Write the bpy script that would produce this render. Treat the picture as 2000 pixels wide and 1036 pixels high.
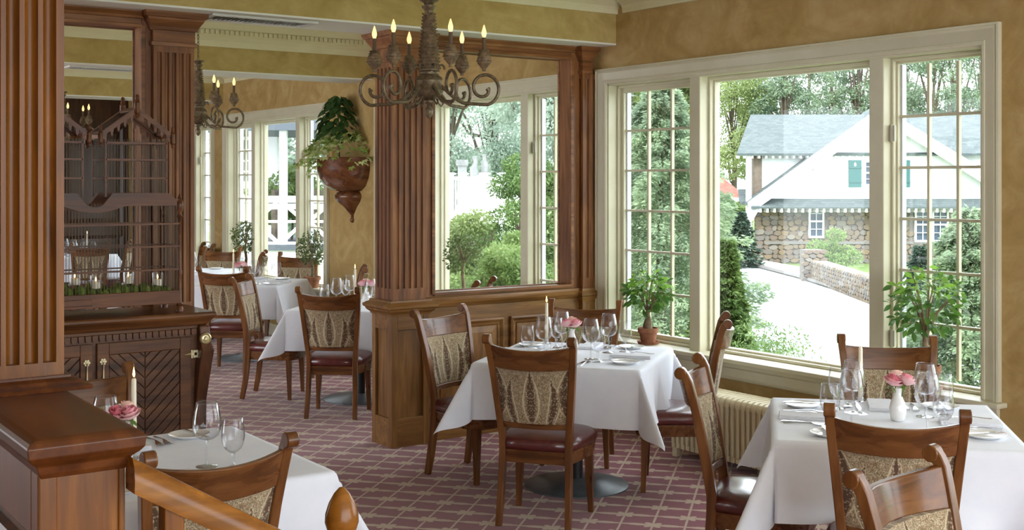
import bpy, bmesh, math, random
import numpy as np
from mathutils import Matrix, Vector
random.seed(7); rng = np.random.default_rng(11)
for o in list(bpy.data.objects): bpy.data.objects.remove(o)
SC = bpy.context.scene
COL = SC.collection
PI = math.pi
def rad(a): return a*PI/180

# ------------------------------------------------------------------ camera
FPX = 2330.0; CAM_H = 1.75; HZ = 354.0; YAW = 35.14
S_, C_ = math.sin(rad(YAW)), math.cos(rad(YAW))
cam_data = bpy.data.cameras.new('camera'); cam = bpy.data.objects.new('camera', cam_data); COL.objects.link(cam)
cam.location = (0, 0, CAM_H); cam.rotation_euler = (PI/2, 0, -rad(YAW))
cam_data.sensor_width = 36; cam_data.lens = 36*FPX/2000; cam_data.shift_y = -(518-HZ)/2000
cam_data.clip_start = 0.05; cam_data.clip_end = 500
SC.camera = cam

# ------------------------------------------------------------------ world, sun, exposure
SC.view_settings.view_transform = 'Standard'; SC.view_settings.look = 'None'
SC.view_settings.gamma = 1; SC.view_settings.use_curve_mapping = False
SC.view_settings.exposure = 2.1
SC.cycles.transparent_max_bounces = 32
SC.cycles.max_bounces = 10
SC.cycles.diffuse_bounces = 5
wd = bpy.data.worlds.new('sky'); SC.world = wd; wd.use_nodes = True
bg = wd.node_tree.nodes['Background']; bg.inputs[0].default_value = (0.87, 0.935, 1.0, 1); bg.inputs[1].default_value = 1.35
sd = bpy.data.lights.new('sun', 'SUN'); sd.energy = 0.8; sd.angle = rad(8); sd.color = (1, .97, .92)
so = bpy.data.objects.new('sun', sd); COL.objects.link(so); so.rotation_euler = (rad(48), 0, rad(-62))

# ------------------------------------------------------------------ helpers
def cam2room(X, Z): return (C_*X+S_*Z, -S_*X+C_*Z)
def at_px(px, Z): return cam2room((px-1000)/FPX*Z, Z)
def head(deg): return -rad(deg+YAW)          # heading measured clockwise from the view direction

class MB:
    def __init__(s): s.v = []; s.f = []
    def add(s, vs, fs):
        b = len(s.v); s.v += [tuple(p) for p in vs]; s.f += [tuple(i+b for i in f) for f in fs]; return s
    def box(s, x0, x1, y0, y1, z0, z1):
        return s.add([(x0,y0,z0),(x1,y0,z0),(x1,y1,z0),(x0,y1,z0),(x0,y0,z1),(x1,y0,z1),(x1,y1,z1),(x0,y1,z1)],
                     [(0,3,2,1),(4,5,6,7),(0,1,5,4),(1,2,6,5),(2,3,7,6),(3,0,4,7)])
    def cbox(s, cx, cy, cz, sx, sy, sz): return s.box(cx-sx/2,cx+sx/2,cy-sy/2,cy+sy/2,cz-sz/2,cz+sz/2)
    def loft(s, rings, cap0=True, cap1=True, closed=True):
        n = len(rings[0]); vs = [p for r in rings for p in r]; fs = []
        for k in range(len(rings)-1):
            for i in range(n if closed else n-1):
                j = (i+1) % n
                fs.append((k*n+i, k*n+j, (k+1)*n+j, (k+1)*n+i))
        if cap0: fs.append(tuple(range(n-1, -1, -1)))
        if cap1: fs.append(tuple((len(rings)-1)*n+i for i in range(n)))
        return s.add(vs, fs)
    def lathe(s, prof, n=16, cx=0, cy=0, cz=0, cap0=True, cap1=True, a0=0, a1=2*PI):
        full = abs(a1-a0-2*PI) < 1e-6; m = n if full else n+1
        rings = [[(cx+r*math.cos(a0+(a1-a0)*i/n), cy+r*math.sin(a0+(a1-a0)*i/n), cz+z) for i in range(m)] for r, z in prof]
        return s.loft(rings, cap0, cap1, full)
    def tube(s, pts, r, n=6, cap=True):
        pts = [Vector(p) for p in pts]; rr = r if isinstance(r, (list, tuple)) else [r]*len(pts)
        rings = []; up = None
        for i, p in enumerate(pts):
            t = (pts[min(i+1, len(pts)-1)]-pts[max(i-1, 0)])
            if t.length < 1e-9: t = Vector((0, 0, 1))
            t.normalize()
            if up is None: up = Vector((1, 0, 0)) if abs(t.x) < .8 else Vector((0, 1, 0))
            a = (up-t*up.dot(t)).normalized(); b = t.cross(a); up = a
            rings.append([p+(a*math.cos(2*PI*k/n)+b*math.sin(2*PI*k/n))*rr[i] for k in range(n)])
        return s.loft(rings, cap, cap)
    def prism(s, poly, d0, d1, fn=lambda u, v, w: (u, v, w)):
        return s.loft([[fn(u, v, d0) for u, v in poly], [fn(u, v, d1) for u, v in poly]])
    def ringmould(s, x0, x1, y0, y1, prof):
        return s.loft([[(x0-o,y0-o,z),(x1+o,y0-o,z),(x1+o,y1+o,z),(x0-o,y1+o,z)] for o, z in prof])
    def xf(s, M, k=0):
        s.v[k:] = [tuple(M @ Vector(p)) for p in s.v[k:]]; return s
    def build(s, name, m, parent=None, smooth=None, bevel=0, loc=None, rz=0):
        me = bpy.data.meshes.new(name); me.from_pydata(s.v, [], s.f); me.update()
        if smooth is not None:
            me.shade_smooth(); me.set_sharp_from_angle(angle=rad(smooth))
        o = link(name, me, m, parent)
        if bevel:
            b = o.modifiers.new('bevel', 'BEVEL'); b.width = bevel; b.segments = 2; b.limit_method = 'ANGLE'
        if loc: o.location = loc
        if rz: o.rotation_euler = (0, 0, rz)
        return o
def link(name, me, m=None, parent=None):
    o = bpy.data.objects.new(name, me); COL.objects.link(o)
    if m is not None and not me.materials: me.materials.append(m)
    if parent: o.parent = parent
    return o
def np_mesh(name, V, F):
    """quad mesh from arrays"""
    me = bpy.data.meshes.new(name); V = np.asarray(V, np.float32); F = np.asarray(F, np.int32)
    k = F.shape[1]
    me.vertices.add(len(V)); me.vertices.foreach_set('co', V.ravel())
    me.loops.add(F.size); me.loops.foreach_set('vertex_index', F.ravel())
    me.polygons.add(len(F)); me.polygons.foreach_set('loop_start', np.arange(0, F.size, k, dtype=np.int32))
    me.update(); me.validate(); return me
def tag(o, label, cat=None, group=None, kind=None):
    o['label'] = label
    if cat: o['category'] = cat
    if group: o['group'] = group
    if kind: o['kind'] = kind
    return o
def thing(name, label, cat, loc=(0,0,0), rz=0, group=None):
    o = bpy.data.objects.new(name, None); COL.objects.link(o); o.location = loc; o.rotation_euler = (0, 0, rz)
    o.empty_display_size = .1
    return tag(o, label, cat, group)
def struct(o, label):
    o['kind'] = 'structure'; o['label'] = label; return o
def copy_tree(o, parent=None):
    c = o.copy(); COL.objects.link(c); c.parent = parent
    for ch in list(o.children): copy_tree(ch, c)
    return c
class Proto:
    """first call places the prototype, later calls place copies with their own label"""
    def __init__(s, root): s.root = root; s.used = False
    def put(s, loc, rz=0, label=None, group=None, rot=None, scale=None):
        o = s.root if not s.used else copy_tree(s.root)
        s.used = True; s.last = o
        o.location = loc; o.rotation_euler = rot if rot else (0, 0, rz)
        if scale: o.scale = (scale,)*3 if not isinstance(scale, tuple) else scale
        if label: o['label'] = label
        if group: o['group'] = group
        elif 'group' in o and s.root is not o: del o['group']
        return o

# ------------------------------------------------------------------ materials
def lin(c):
    return tuple(((x/255)/12.92 if x/255 <= .04045 else ((x/255+.055)/1.055)**2.4) for x in c)+(1,)
MATS = {}
def mat(name, col=(200,200,200), rough=.5, metal=0, spec=.5, coat=0, emit=None, estr=0, sheen=0, trans=0):
    m = bpy.data.materials.new(name); m.use_nodes = True; b = m.node_tree.nodes['Principled BSDF']
    b.inputs['Base Color'].default_value = lin(col); b.inputs['Roughness'].default_value = rough
    b.inputs['Metallic'].default_value = metal; b.inputs['Specular IOR Level'].default_value = spec
    b.inputs['Coat Weight'].default_value = coat; b.inputs['Coat Roughness'].default_value = .12
    b.inputs['Sheen Weight'].default_value = sheen
    if emit: b.inputs['Emission Color'].default_value = lin(emit); b.inputs['Emission Strength'].default_value = estr
    MATS[name] = m; return m
class NT:
    def __init__(s, m): s.t = m.node_tree; s.b = s.t.nodes['Principled BSDF']; s.L = s.t.links
    def n(s, typ, **kw):
        nd = s.t.nodes.new(typ)
        for k, v in kw.items(): setattr(nd, k, v)
        return nd
    def val(s, sock, v):
        if hasattr(v, 'is_linked') or isinstance(v, bpy.types.NodeSocket): s.L.new(v, sock)
        else: sock.default_value = v
    def math(s, op, a, b=0, c=0, clamp=False):
        nd = s.n('ShaderNodeMath', operation=op); nd.use_clamp = clamp
        s.val(nd.inputs[0], a); s.val(nd.inputs[1], b)
        if op in ('MULTIPLY_ADD', 'SMOOTH_MIN', 'WRAP', 'COMPARE'): s.val(nd.inputs[2], c)
        return nd.outputs[0]
    def co(s, kind='Object', scale=(1,1,1), rot=(0,0,0), loc=(0,0,0)):
        tc = s.n('ShaderNodeTexCoord'); mp = s.n('ShaderNodeMapping')
        mp.inputs['Scale'].default_value = scale; mp.inputs['Rotation'].default_value = rot; mp.inputs['Location'].default_value = loc
        s.L.new(tc.outputs[kind], mp.inputs[0]); return mp.outputs[0]
    def noise(s, vec, scale, detail=3, rough=.55, dist=0):
        nd = s.n('ShaderNodeTexNoise'); s.L.new(vec, nd.inputs['Vector'])
        nd.inputs['Scale'].default_value = scale; nd.inputs['Detail'].default_value = detail
        nd.inputs['Roughness'].default_value = rough; nd.inputs['Distortion'].default_value = dist
        return nd.outputs['Fac']
    def ramp(s, fac, stops):
        nd = s.n('ShaderNodeValToRGB'); s.L.new(fac, nd.inputs[0]); e = nd.color_ramp.elements
        while len(e) < len(stops): e.new(.5)
        for i, (p, c) in enumerate(stops): e[i].position = p; e[i].color = lin(c)
        return nd.outputs[0]
    def mix(s, fac, a, b, mode='MIX'):
        nd = s.n('ShaderNodeMix', data_type='RGBA', blend_type=mode)
        s.val(nd.inputs[0], fac)
        for i, x in ((6, a), (7, b)): s.val(nd.inputs[i], lin(x) if isinstance(x, tuple) and len(x) == 3 else x)
        return nd.outputs[2]
    def bump(s, h, strength=.2, dist=.01):
        nd = s.n('ShaderNodeBump'); nd.inputs['Strength'].default_value = strength; nd.inputs['Distance'].default_value = dist
        s.L.new(h, nd.inputs['Height']); s.L.new(nd.outputs[0], s.b.inputs['Normal'])
    def color(s, c): s.L.new(c, s.b.inputs['Base Color'])
    def rough(s, c): s.L.new(c, s.b.inputs['Roughness'])
def wood(name, dark, mid, light, axis='z', rough=.42, coat=.06, scale=1.0, spec=.35):
    m = mat(name, mid, rough, coat=coat, spec=spec); t = NT(m)
    sc = {'x': (1.2,14,14), 'y': (14,1.2,14), 'z': (14,14,1.2)}[axis]
    v = t.co('Object', tuple(k*scale for k in sc))
    a = t.noise(v, 1.5, 5, .6, .6); b = t.noise(t.co('Object', (1.3,1.3,1.3)), 1.7, 2)
    f = t.math('ADD', t.math('MULTIPLY', a, .75), t.math('MULTIPLY', b, .3))
    t.color(t.ramp(f, [(.34, dark), (.52, mid), (.7, light)]))
    t.rough(t.math('MULTIPLY_ADD', a, .18, rough-.09))
    return m
def simple_noise(name, c1, c2, scale, rough=.6, bump=0, detail=4, kind='Object', dist=0, **kw):
    m = mat(name, c1, rough, **kw); t = NT(m); n = t.noise(t.co(kind), scale, detail, .6, dist)
    t.color(t.ramp(n, [(.35, c1), (.65, c2)]))
    if bump: t.bump(n, bump, .01)
    return m
# room shell
def plaster(name, a, b, c):
    m = mat(name, b, .75, spec=.3); t = NT(m)
    n1 = t.noise(t.co('Object', (1,1,1.3)), 2.2, 6, .62, 1.2); n2 = t.noise(t.co('Object'), 9, 5, .6, .8)
    f = t.math('ADD', t.math('MULTIPLY', n1, .75), t.math('MULTIPLY', n2, .27))
    t.color(t.ramp(f, [(.36, a), (.5, b), (.66, c)])); t.bump(n2, .06, .005)
    return m
M_PLASTER = plaster('ochre_plaster', (162,132,78), (178,148,94), (194,167,116))
M_BEAM = plaster('beam_plaster', (164,140,80), (178,155,94), (192,171,112))
M_TRIM = simple_noise('cream_trim_paint', (204,198,170), (212,206,180), 3, .42)
M_CROWN = simple_noise('crown_paint', (212,206,164), (220,214,176), 3, .5)
M_WHITE = mat('soffit_white', (226,226,216), .7)
M_CEIL = mat('ceiling_paint', (225,222,205), .8)
M_WOOD = wood('mahogany_panelling', (80,47,25), (122,77,42), (156,106,63), 'z')
M_WOODX = wood('mahogany_rail', (80,47,25), (122,77,42), (156,106,63), 'x')
M_OAKP = wood('golden_panel_wood', (94,62,28), (128,88,44), (158,116,64), 'z', .38)
M_OAKPX = wood('golden_panel_rail', (94,62,28), (128,88,44), (158,116,64), 'x', .38)
M_NEAR = wood('amber_newel_wood', (72,38,5), (112,64,11), (144,88,21), 'z', .40)
M_NEARX = wood('amber_handrail_wood', (86,48,10), (126,76,20), (160,104,36), 'x', .25)
M_NCAP = wood('newel_cap_wood', (58,28,8), (88,45,14), (114,64,24), 'y', .36)
M_CHAIR = wood('chair_wood_z', (70,39,17), (106,64,30), (134,88,46), 'z', .3, .25)
M_CHAIRX = wood('chair_wood_x', (70,39,17), (106,64,30), (134,88,46), 'x', .28, .3)
M_CAB = wood('cabinet_wood', (62,36,18), (102,63,33), (132,86,48), 'x', .38, .1)
M_CABZ = wood('cabinet_wood_z', (48,26,12), (84,48,24), (112,68,36), 'z', .38, .1)
M_SLAT = wood('cabinet_slat_wood', (44,27,16), (86,54,32), (126,84,52), 'x', .32, .15)
M_CAGE = wood('cage_wood', (62,32,14), (96,54,26), (124,76,38), 'x', .42)
M_DARKWALL = wood('dark_panel_wood', (44,26,16), (64,40,25), (84,56,36), 'z', .3)
M_IRON = simple_noise('bronzed_iron', (92,78,58), (128,112,86), 60, .42, metal=.45)
M_CONE = simple_noise('carved_cone', (88,70,48), (134,112,82), 40, .55)
M_SLEEVE = mat('candle_sleeve', (92,70,44), .6)
M_BRASS = mat('brass', (206,194,156), .35, metal=.9)
M_STEEL = mat('cutlery_steel', (215,215,218), .14, metal=1)
M_PLATE = simple_noise('grey_cast_base', (96,106,112), (120,128,134), 12, .3, metal=.3)
M_DARKPOST = mat('dark_table_post', (52,54,58), .4, metal=.4)
M_BLACK = mat('vent_black', (24,24,24), .8)
M_VENT = mat('vent_white', (205,205,196), .5)
M_PORC = mat('white_porcelain', (242,242,240), .12, spec=.6, coat=.5)
M_CLOTH = simple_noise('white_linen', (226,230,240), (234,237,244), 5, .85, bump=.12, sheen=.2)
M_NAPKIN = simple_noise('folded_napkin', (222,224,232), (232,233,238), 40, .9)
M_LEATHER = simple_noise('burgundy_leather', (80,28,28), (102,42,40), 25, .28, coat=.5, spec=.6)
M_CANDLE = mat('ivory_wax', (240,232,206), .45)
M_FLAME = mat('flame', (255,200,110), .5, emit=(255,196,104), estr=2.2)
M_BULB = mat('candle_bulb', (255,225,170), .2, emit=(255,206,120), estr=.42)
M_TERRA = simple_noise('terracotta', (142,92,66), (178,124,94), 14, .85, bump=.1)
M_SOIL = simple_noise('soil', (50,36,26), (76,58,42), 30, .95)
M_BARK = simple_noise('bark', (112,94,72), (150,132,104), 18, .9, bump=.4)
M_BARKD = simple_noise('dark_bark', (70,62,52), (104,94,80), 9, .95)
M_RAD = mat('radiator_enamel', (218,206,170), .4, spec=.5)
M_BOWL = wood('polished_mahogany_bowl', (70,38,20), (104,62,36), (130,84,52), 'x', .22, .4)
M_SILVERF = mat('window_silver', (200,204,212), .3, metal=.3)
M_HINGE = mat('hinge_metal', (188,184,164), .4)
M_MOSS = simple_noise('green_moss', (62,78,22), (120,138,48), 40, .95, bump=.6)
def leafmat(name, a, b, rough=.4, tl=.35, scale=6):
    m = mat(name, a, rough); t = NT(m); n = t.noise(t.co('Object'), scale, 3)
    c = t.ramp(n, [(.35, a), (.65, b)]); t.color(c)
    tr = t.n('ShaderNodeBsdfTranslucent'); t.L.new(c, tr.inputs[0]); ms = t.n('ShaderNodeMixShader'); ms.inputs[0].default_value = tl
    out = t.t.nodes['Material Output']
    t.L.new(t.b.outputs[0], ms.inputs[1]); t.L.new(tr.outputs[0], ms.inputs[2]); t.L.new(ms.outputs[0], out.inputs[0])
    return m
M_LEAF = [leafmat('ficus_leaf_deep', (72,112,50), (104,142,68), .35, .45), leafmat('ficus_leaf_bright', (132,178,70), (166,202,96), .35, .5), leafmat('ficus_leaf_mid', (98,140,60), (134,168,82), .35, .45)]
M_IVYD = leafmat('dark_philodendron_leaf', (46,76,34), (72,106,48))
M_IVY = [leafmat('ivy_leaf_green', (132,164,74), (168,192,102)), leafmat('ivy_leaf_pale', (200,212,138), (226,232,176))]
M_FOL = {'spruce': leafmat('spruce_needles', (126,146,122), (162,180,144), .7, .45, 2),
         'pine': leafmat('pine_needles', (84,106,84), (122,140,110), .7, .2, .5),
         'spring': leafmat('spring_leaves', (116,134,80), (150,164,108), .6, .4, .6),
         'cedar': leafmat('cedar_foliage', (64,92,44), (100,124,64), .7, .25, 2),
         'shrub': leafmat('shrub_leaves', (104,132,74), (146,168,106), .6, .4, 2),
         'dark': leafmat('dark_spruce_needles', (46,66,54), (70,92,74), .7, .15, 2),
         'haze': leafmat('haze_paled_leaves', (138,156,140), (172,186,170), .7, .5, .6),  # window glass haze painted in as a paler leaf colour
         'ficus': leafmat('small_ficus_leaves', (76,94,50), (112,128,78), .5, .35, 8)}
def glass(name, tint=(255,255,255), refl=1.0, ior=1.45, rough=0.0):
    m = bpy.data.materials.new(name); m.use_nodes = True; t = m.node_tree; t.nodes.remove(t.nodes['Principled BSDF'])
    tr = t.nodes.new('ShaderNodeBsdfTransparent'); tr.inputs[0].default_value = lin(tint)
    gl = t.nodes.new('ShaderNodeBsdfGlossy'); gl.inputs['Roughness'].default_value = rough
    fr = t.nodes.new('ShaderNodeLayerWeight'); fr.inputs[0].default_value = .5
    pw = t.nodes.new('ShaderNodeMath'); pw.operation = 'POWER'; pw.inputs[1].default_value = 2.6; t.links.new(fr.outputs['Facing'], pw.inputs[0])
    mu = t.nodes.new('ShaderNodeMath'); mu.operation = 'MULTIPLY_ADD'; mu.inputs[1].default_value = refl; mu.inputs[2].default_value = ior
    ms = t.nodes.new('ShaderNodeMixShader'); t.links.new(pw.outputs[0], mu.inputs[0]); t.links.new(mu.outputs[0], ms.inputs[0])
    t.links.new(tr.outputs[0], ms.inputs[1]); t.links.new(gl.outputs[0], ms.inputs[2])
    t.links.new(ms.outputs[0], t.nodes['Material Output'].inputs[0]); return m
M_PANE = glass('window_glass', (252,253,253), .12, .015)
M_GLASS = glass('clear_stemware', (253,253,254), .95, .03)
M_GLASSB = glass('glass_rim_and_stem', (250,251,252), .9, .16)
M_DARKGLASS = mat('dark_house_glass', (62,74,92), .1)
# ------------------------------------------------------------------ carpet and fabric
def carpet():
    m = mat('burgundy_trellis_carpet', (120,70,76), .95, spec=.1, sheen=.3); t = NT(m)
    P = .2318                                    # flower grid, metres
    L = P/math.sqrt(2)
    v = t.co('Object', (1/L,1/L,1), (0,0,rad(48.4)), (0,0,0))
    # offset so that a flower sits at a measured floor point
    fx, fy = 3.478, 6.209
    ca, sa = math.cos(rad(48.4)), math.sin(rad(48.4))
    u0, v0 = (ca*fx-sa*fy)/L, (sa*fx+ca*fy)/L
    sp = t.n('ShaderNodeSeparateXYZ'); t.L.new(v, sp.inputs[0])
    wob = t.noise(t.co('Object'), 90, 2)
    wob = t.math('MULTIPLY_ADD', wob, .06, -.03)
    u = t.math('ADD', t.math('SUBTRACT', sp.outputs[0], u0), wob)
    w = t.math('ADD', t.math('SUBTRACT', sp.outputs[1], v0), wob)
    def near(x):      # signed distance to the nearest integer
        return t.math('SUBTRACT', x, t.math('ROUND', x))
    def absn(x): return t.math('ABSOLUTE', x)
    du, dw = near(u), near(w); au, aw = absn(du), absn(dw)
    speck = t.noise(t.co('Object'), 260, 2, .7)
    thin = t.math('LESS_THAN', au, .036)                        # lines of constant u : thin
    fat_w = t.math('MULTIPLY_ADD', au, .10, .05)
    fat = t.math('MULTIPLY', t.math('LESS_THAN', aw, fat_w), t.math('GREATER_THAN', speck, .36))
    # flowers on alternating crossings
    par = t.math('ABSOLUTE', near(t.math('MULTIPLY', t.math('ADD', t.math('ROUND', u), t.math('ROUND', w)), .5)))
    isf = t.math('LESS_THAN', par, .1)
    a = t.math('ADD', du, dw); b = t.math('SUBTRACT', du, dw)   # room-aligned axes through the flower
    rr = t.math('SQRT', t.math('ADD', t.math('MULTIPLY', du, du), t.math('MULTIPLY', dw, dw)))
    ang = t.math('ARCTAN2', b, a)
    pet = t.math('ABSOLUTE', t.math('COSINE', t.math('MULTIPLY', ang, 2.0)))
    prad = t.math('MULTIPLY_ADD', t.math('POWER', pet, 1.2), .30, .04)
    fl = t.math('MULTIPLY', t.math('LESS_THAN', rr, prad), isf)
    vein = t.math('GREATER_THAN', pet, .3)
    fl = t.math('MULTIPLY', fl, vein)
    # speckled bud halfway between crossings on the fat lines
    hu = near(t.math('ADD', u, .5))
    bud = t.math('LESS_THAN', t.math('ADD', t.math('POWER', t.math('DIVIDE', hu, .36), 2.0), t.math('POWER', t.math('DIVIDE', dw, .13), 2.0)), 1.0)
    bud = t.math('MULTIPLY', bud, t.math('GREATER_THAN', speck, .47))
    pat = t.math('MAXIMUM', t.math('MAXIMUM', thin, fat), t.math('MAXIMUM', fl, bud))
    base = t.ramp(t.noise(t.co('Object'), 160, 3), [(.3, (122,58,68)), (.7, (150,84,94))])
    lite = t.ramp(t.noise(t.co('Object'), 200, 3), [(.3, (186,164,138)), (.7, (220,202,176))])
    t.color(t.mix(t.math('MULTIPLY', pat, .85), base, lite)); t.bump(speck, .25, .004)
    return m
M_CARPET = carpet()
def paisley():
    m = mat('paisley_tapestry', (150,130,100), .9, spec=.2, sheen=.2); t = NT(m)
    tc = t.n('ShaderNodeTexCoord'); sp = t.n('ShaderNodeSeparateXYZ'); t.L.new(tc.outputs['Object'], sp.inputs[0])
    wn = t.math('MULTIPLY_ADD', t.noise(tc.outputs['Object'], 55, 2), .012, -.006)
    x = t.math('ADD', t.math('ABSOLUTE', sp.outputs[0]), wn); z = t.math('ADD', sp.outputs[2], wn)
    v = t.math('DIVIDE', t.math('SUBTRACT', z, .525), .29, 0, True)
    cb = t.n('ShaderNodeCombineXYZ'); t.L.new(t.math('ABSOLUTE', sp.outputs[0]), cb.inputs[0]); t.L.new(sp.outputs[2], cb.inputs[2])
    vo = t.n('ShaderNodeTexVoronoi', feature='F1'); t.L.new(cb.outputs[0], vo.inputs['Vector']); vo.inputs['Scale'].default_value = 105
    dots = t.math('LESS_THAN', vo.outputs['Distance'], .36)
    n = t.noise(cb.outputs[0], 48, 3, .6, 3.0)
    vine = t.math('LESS_THAN', t.math('ABSOLUTE', t.math('SUBTRACT', n, .5)), .030)
    def motif(c0, c1, w0, ph):
        sh = t.math('MAXIMUM', t.math('SINE', t.math('MULTIPLY', t.math('POWER', t.math('ADD', v, ph, 0, True), .75), PI)), .02)
        c = t.math('MULTIPLY_ADD', t.math('SINE', t.math('MULTIPLY', v, 3.2)), c1, c0)
        return t.math('DIVIDE', t.math('ABSOLUTE', t.math('SUBTRACT', x, c)), t.math('MULTIPLY', sh, w0))
    d = t.math('MINIMUM', motif(0, 0, .046, .0), t.math('MINIMUM', motif(.088, .03, .030, .12), motif(.19, -.03, .034, -.08)))
    def band(lo, hi): return t.math('MULTIPLY', t.math('GREATER_THAN', d, lo), t.math('LESS_THAN', d, hi))
    cream = t.math('MAXIMUM', band(.78, 1.0), t.math('MULTIPLY', band(.40, .62), dots))
    cream = t.math('MAXIMUM', cream, t.math('MULTIPLY', vine, t.math('GREATER_THAN', d, .62)))
    cream = t.math('MAXIMUM', cream, t.math('MULTIPLY', band(0, .4), t.math('MULTIPLY', dots, .45)))
    core = t.math('LESS_THAN', d, .42)
    ground = t.ramp(t.noise(cb.outputs[0], 40, 2), [(.4, (122,102,74)), (.6, (138,112,86))])
    dk = t.mix(core, ground, (92,70,54))
    t.color(t.mix(t.math('MULTIPLY', cream, .9), dk, (204,192,160))); t.bump(n, .15, .003)
    return m
M_PAISLEY = paisley()

# ------------------------------------------------------------------ shell dimensions (room axes = world axes; window wall at x = XW)
XW = 5.58; ZB = 2.733; ZC = 3.17; Y1 = 18.0
XL, Y0 = -3.2, -2.6
# floor, ceiling
struct(MB().box(XL, XW+.2, Y0, Y1, -.12, 0).build('floor', M_CARPET), 'burgundy carpet with a beige trellis and flower pattern')
struct(MB().box(XL, XW+.2, Y0, Y1, ZC, ZC+.12).build('ceiling', M_CEIL), 'off white ceiling above the crown mouldings')

# window wall with openings
# (outer casing near, outer casing far)
WINS = [(-.02, 3.18), (3.56, 6.826), (7.0, 10.21), (11.22, 14.1), (14.42, 17.5)]
CW = .11; ZS = .60; ZH = 2.458                     # casing width, opening sill and head
mb = MB(); prev = Y0
for a, b in WINS:
    mb.box(XW, XW+.2, prev, a+CW, 0, ZC); mb.box(XW, XW+.2, a+CW, b-CW, 0, ZS); mb.box(XW, XW+.2, a+CW, b-CW, ZH, ZC); prev = b-CW
mb.box(XW, XW+.2, prev, Y1, 0, ZC)
wall = struct(mb.build('wall_right', M_PLASTER), 'mottled ochre plaster wall with the row of big windows')
MB().box(XW-.018, XW-.001, Y0, Y1, .001, .13).build('baseboard_right', M_TRIM, None, bevel=.004)
struct(bpy.data.objects['baseboard_right'], 'cream baseboard along the window wall')
# unseen walls, left and behind the camera; wide openings added for fill light
struct(MB().box(XL-.12, XL, Y0, 7.4, 0, ZC).box(XL-.12, XL, 13.6, Y1, 0, ZC).box(XL-.12, XL, 7.4, 13.6, 2.9, ZC).build('wall_left', M_PLASTER), 'ochre plaster wall with a wide opening added for fill light')
struct(MB().box(XL, -1.6, Y0-.12, Y0, 0, ZC).box(-1.6, XW, Y0-.12, Y0, 2.85, ZC).build('wall_back', M_PLASTER), 'ochre plaster wall with a wide opening behind the landing added for fill light')
# far panelled wall
fw = struct(MB().box(XL, XW, Y1-.1, Y1+.1, 0, ZC).build('wall_far', M_DARKWALL), 'dark wood panelled wall at the far end')
for i in range(9):
    x0 = XL+.25+i*.95
    for z0, z1 in ((.25, .95), (1.1, 2.55)):
        MB().ringmould(x0+.06, x0+.79, -.05, .05, [(0,0)]) if 0 else None
        q = MB().loft([[(x0,Y1-.1,z0),(x0+.85,Y1-.1,z0),(x0+.85,Y1-.1,z1),(x0,Y1-.1,z1)],
                       [(x0+.01,Y1-.13,z0+.01),(x0+.84,Y1-.13,z0+.01),(x0+.84,Y1-.13,z1-.01),(x0+.01,Y1-.13,z1-.01)],
                       [(x0+.05,Y1-.105,z0+.05),(x0+.80,Y1-.105,z0+.05),(x0+.80,Y1-.105,z1-.05),(x0+.05,Y1-.105,z1-.05)],
                       [(x0+.10,Y1-.12,z0+.10),(x0+.75,Y1-.12,z0+.10),(x0+.75,Y1-.12,z1-.10),(x0+.10,Y1-.12,z1-.10)]], False, True)
        q.build('panel', M_DARKWALL, fw)

# beams
CROWN = [(0,0),(.018,0),(.022,.03),(.03,.05),(.075,.085),(.075,.10),(.09,.10),(.09,.145),(.105,.145),(.15,.19),(.16,.215)]
def crown_y(x0, x1, y, sgn, name, parent=None):
    """crown along x on a face at y; sgn=-1: face looks to -y"""
    zb = 2.955
    prof = [(y+sgn*o, zb+z) for o, z in CROWN]
    prof.append((y, zb+.215))
    m = MB(); m.loft([[(x0,py,pz) for py, pz in prof], [(x1,py,pz) for py, pz in prof]])
    return m
def dent_y(x0, x1, y, sgn):
    m = MB(); n = int((x1-x0)/.046)
    for i in range(n):
        xx = x0+i*.046
        m.box(xx, xx+.028, min(y+sgn*.09, y+sgn*.108), max(y+sgn*.09, y+sgn*.108), 2.955+.104, 2.955+.141)
    return m
k = 1
BEAMS = [(2.95, 3.4), (6.62, 7.07), (10.28, 10.75), (14.15, 14.6)]
for a, b in BEAMS:
    e = struct(MB().box(XL, XW, a, b, ZB+.012, ZC).build('trim_%d' % k, M_BEAM), 'ochre plastered ceiling beam with dentil crown moulding'); k += 1
    MB().box(XL, XW, a, b, ZB, ZB+.0119).build('soffit', M_WHITE, e)
    for y, s in ((a, -1), (b, 1)):
        crown_y(XL, XW, y, s, 'crown').build('crown_moulding', M_CROWN, e)
        if a > 3:
            d = dent_y(1.0 if s < 0 else 3.0, XW-.09, y, s).build('dentil_row', M_CROWN, e); d['kind'] = 'stuff'
prev = Y0
cw = None
for a, b in BEAMS+[(Y1, Y1)]:
    prof = [(XW-o, 2.955+z) for o, z in CROWN]+[(XW, 3.17)]
    o = MB().loft([[(px,prev+.09,pz) for px, pz in prof], [(px,a-.09,pz) for px, pz in prof]]).build('crown_moulding', M_CROWN, wall)
    m = MB()
    for i in range(int((a-prev-.3)/.046)):
        yy = prev+.12+i*.046; m.box(XW-.108, XW-.09, yy, yy+.028, 3.059, 3.096)
    d = m.build('dentil_row', M_CROWN, wall); d['kind'] = 'stuff'
    prev = b

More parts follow.
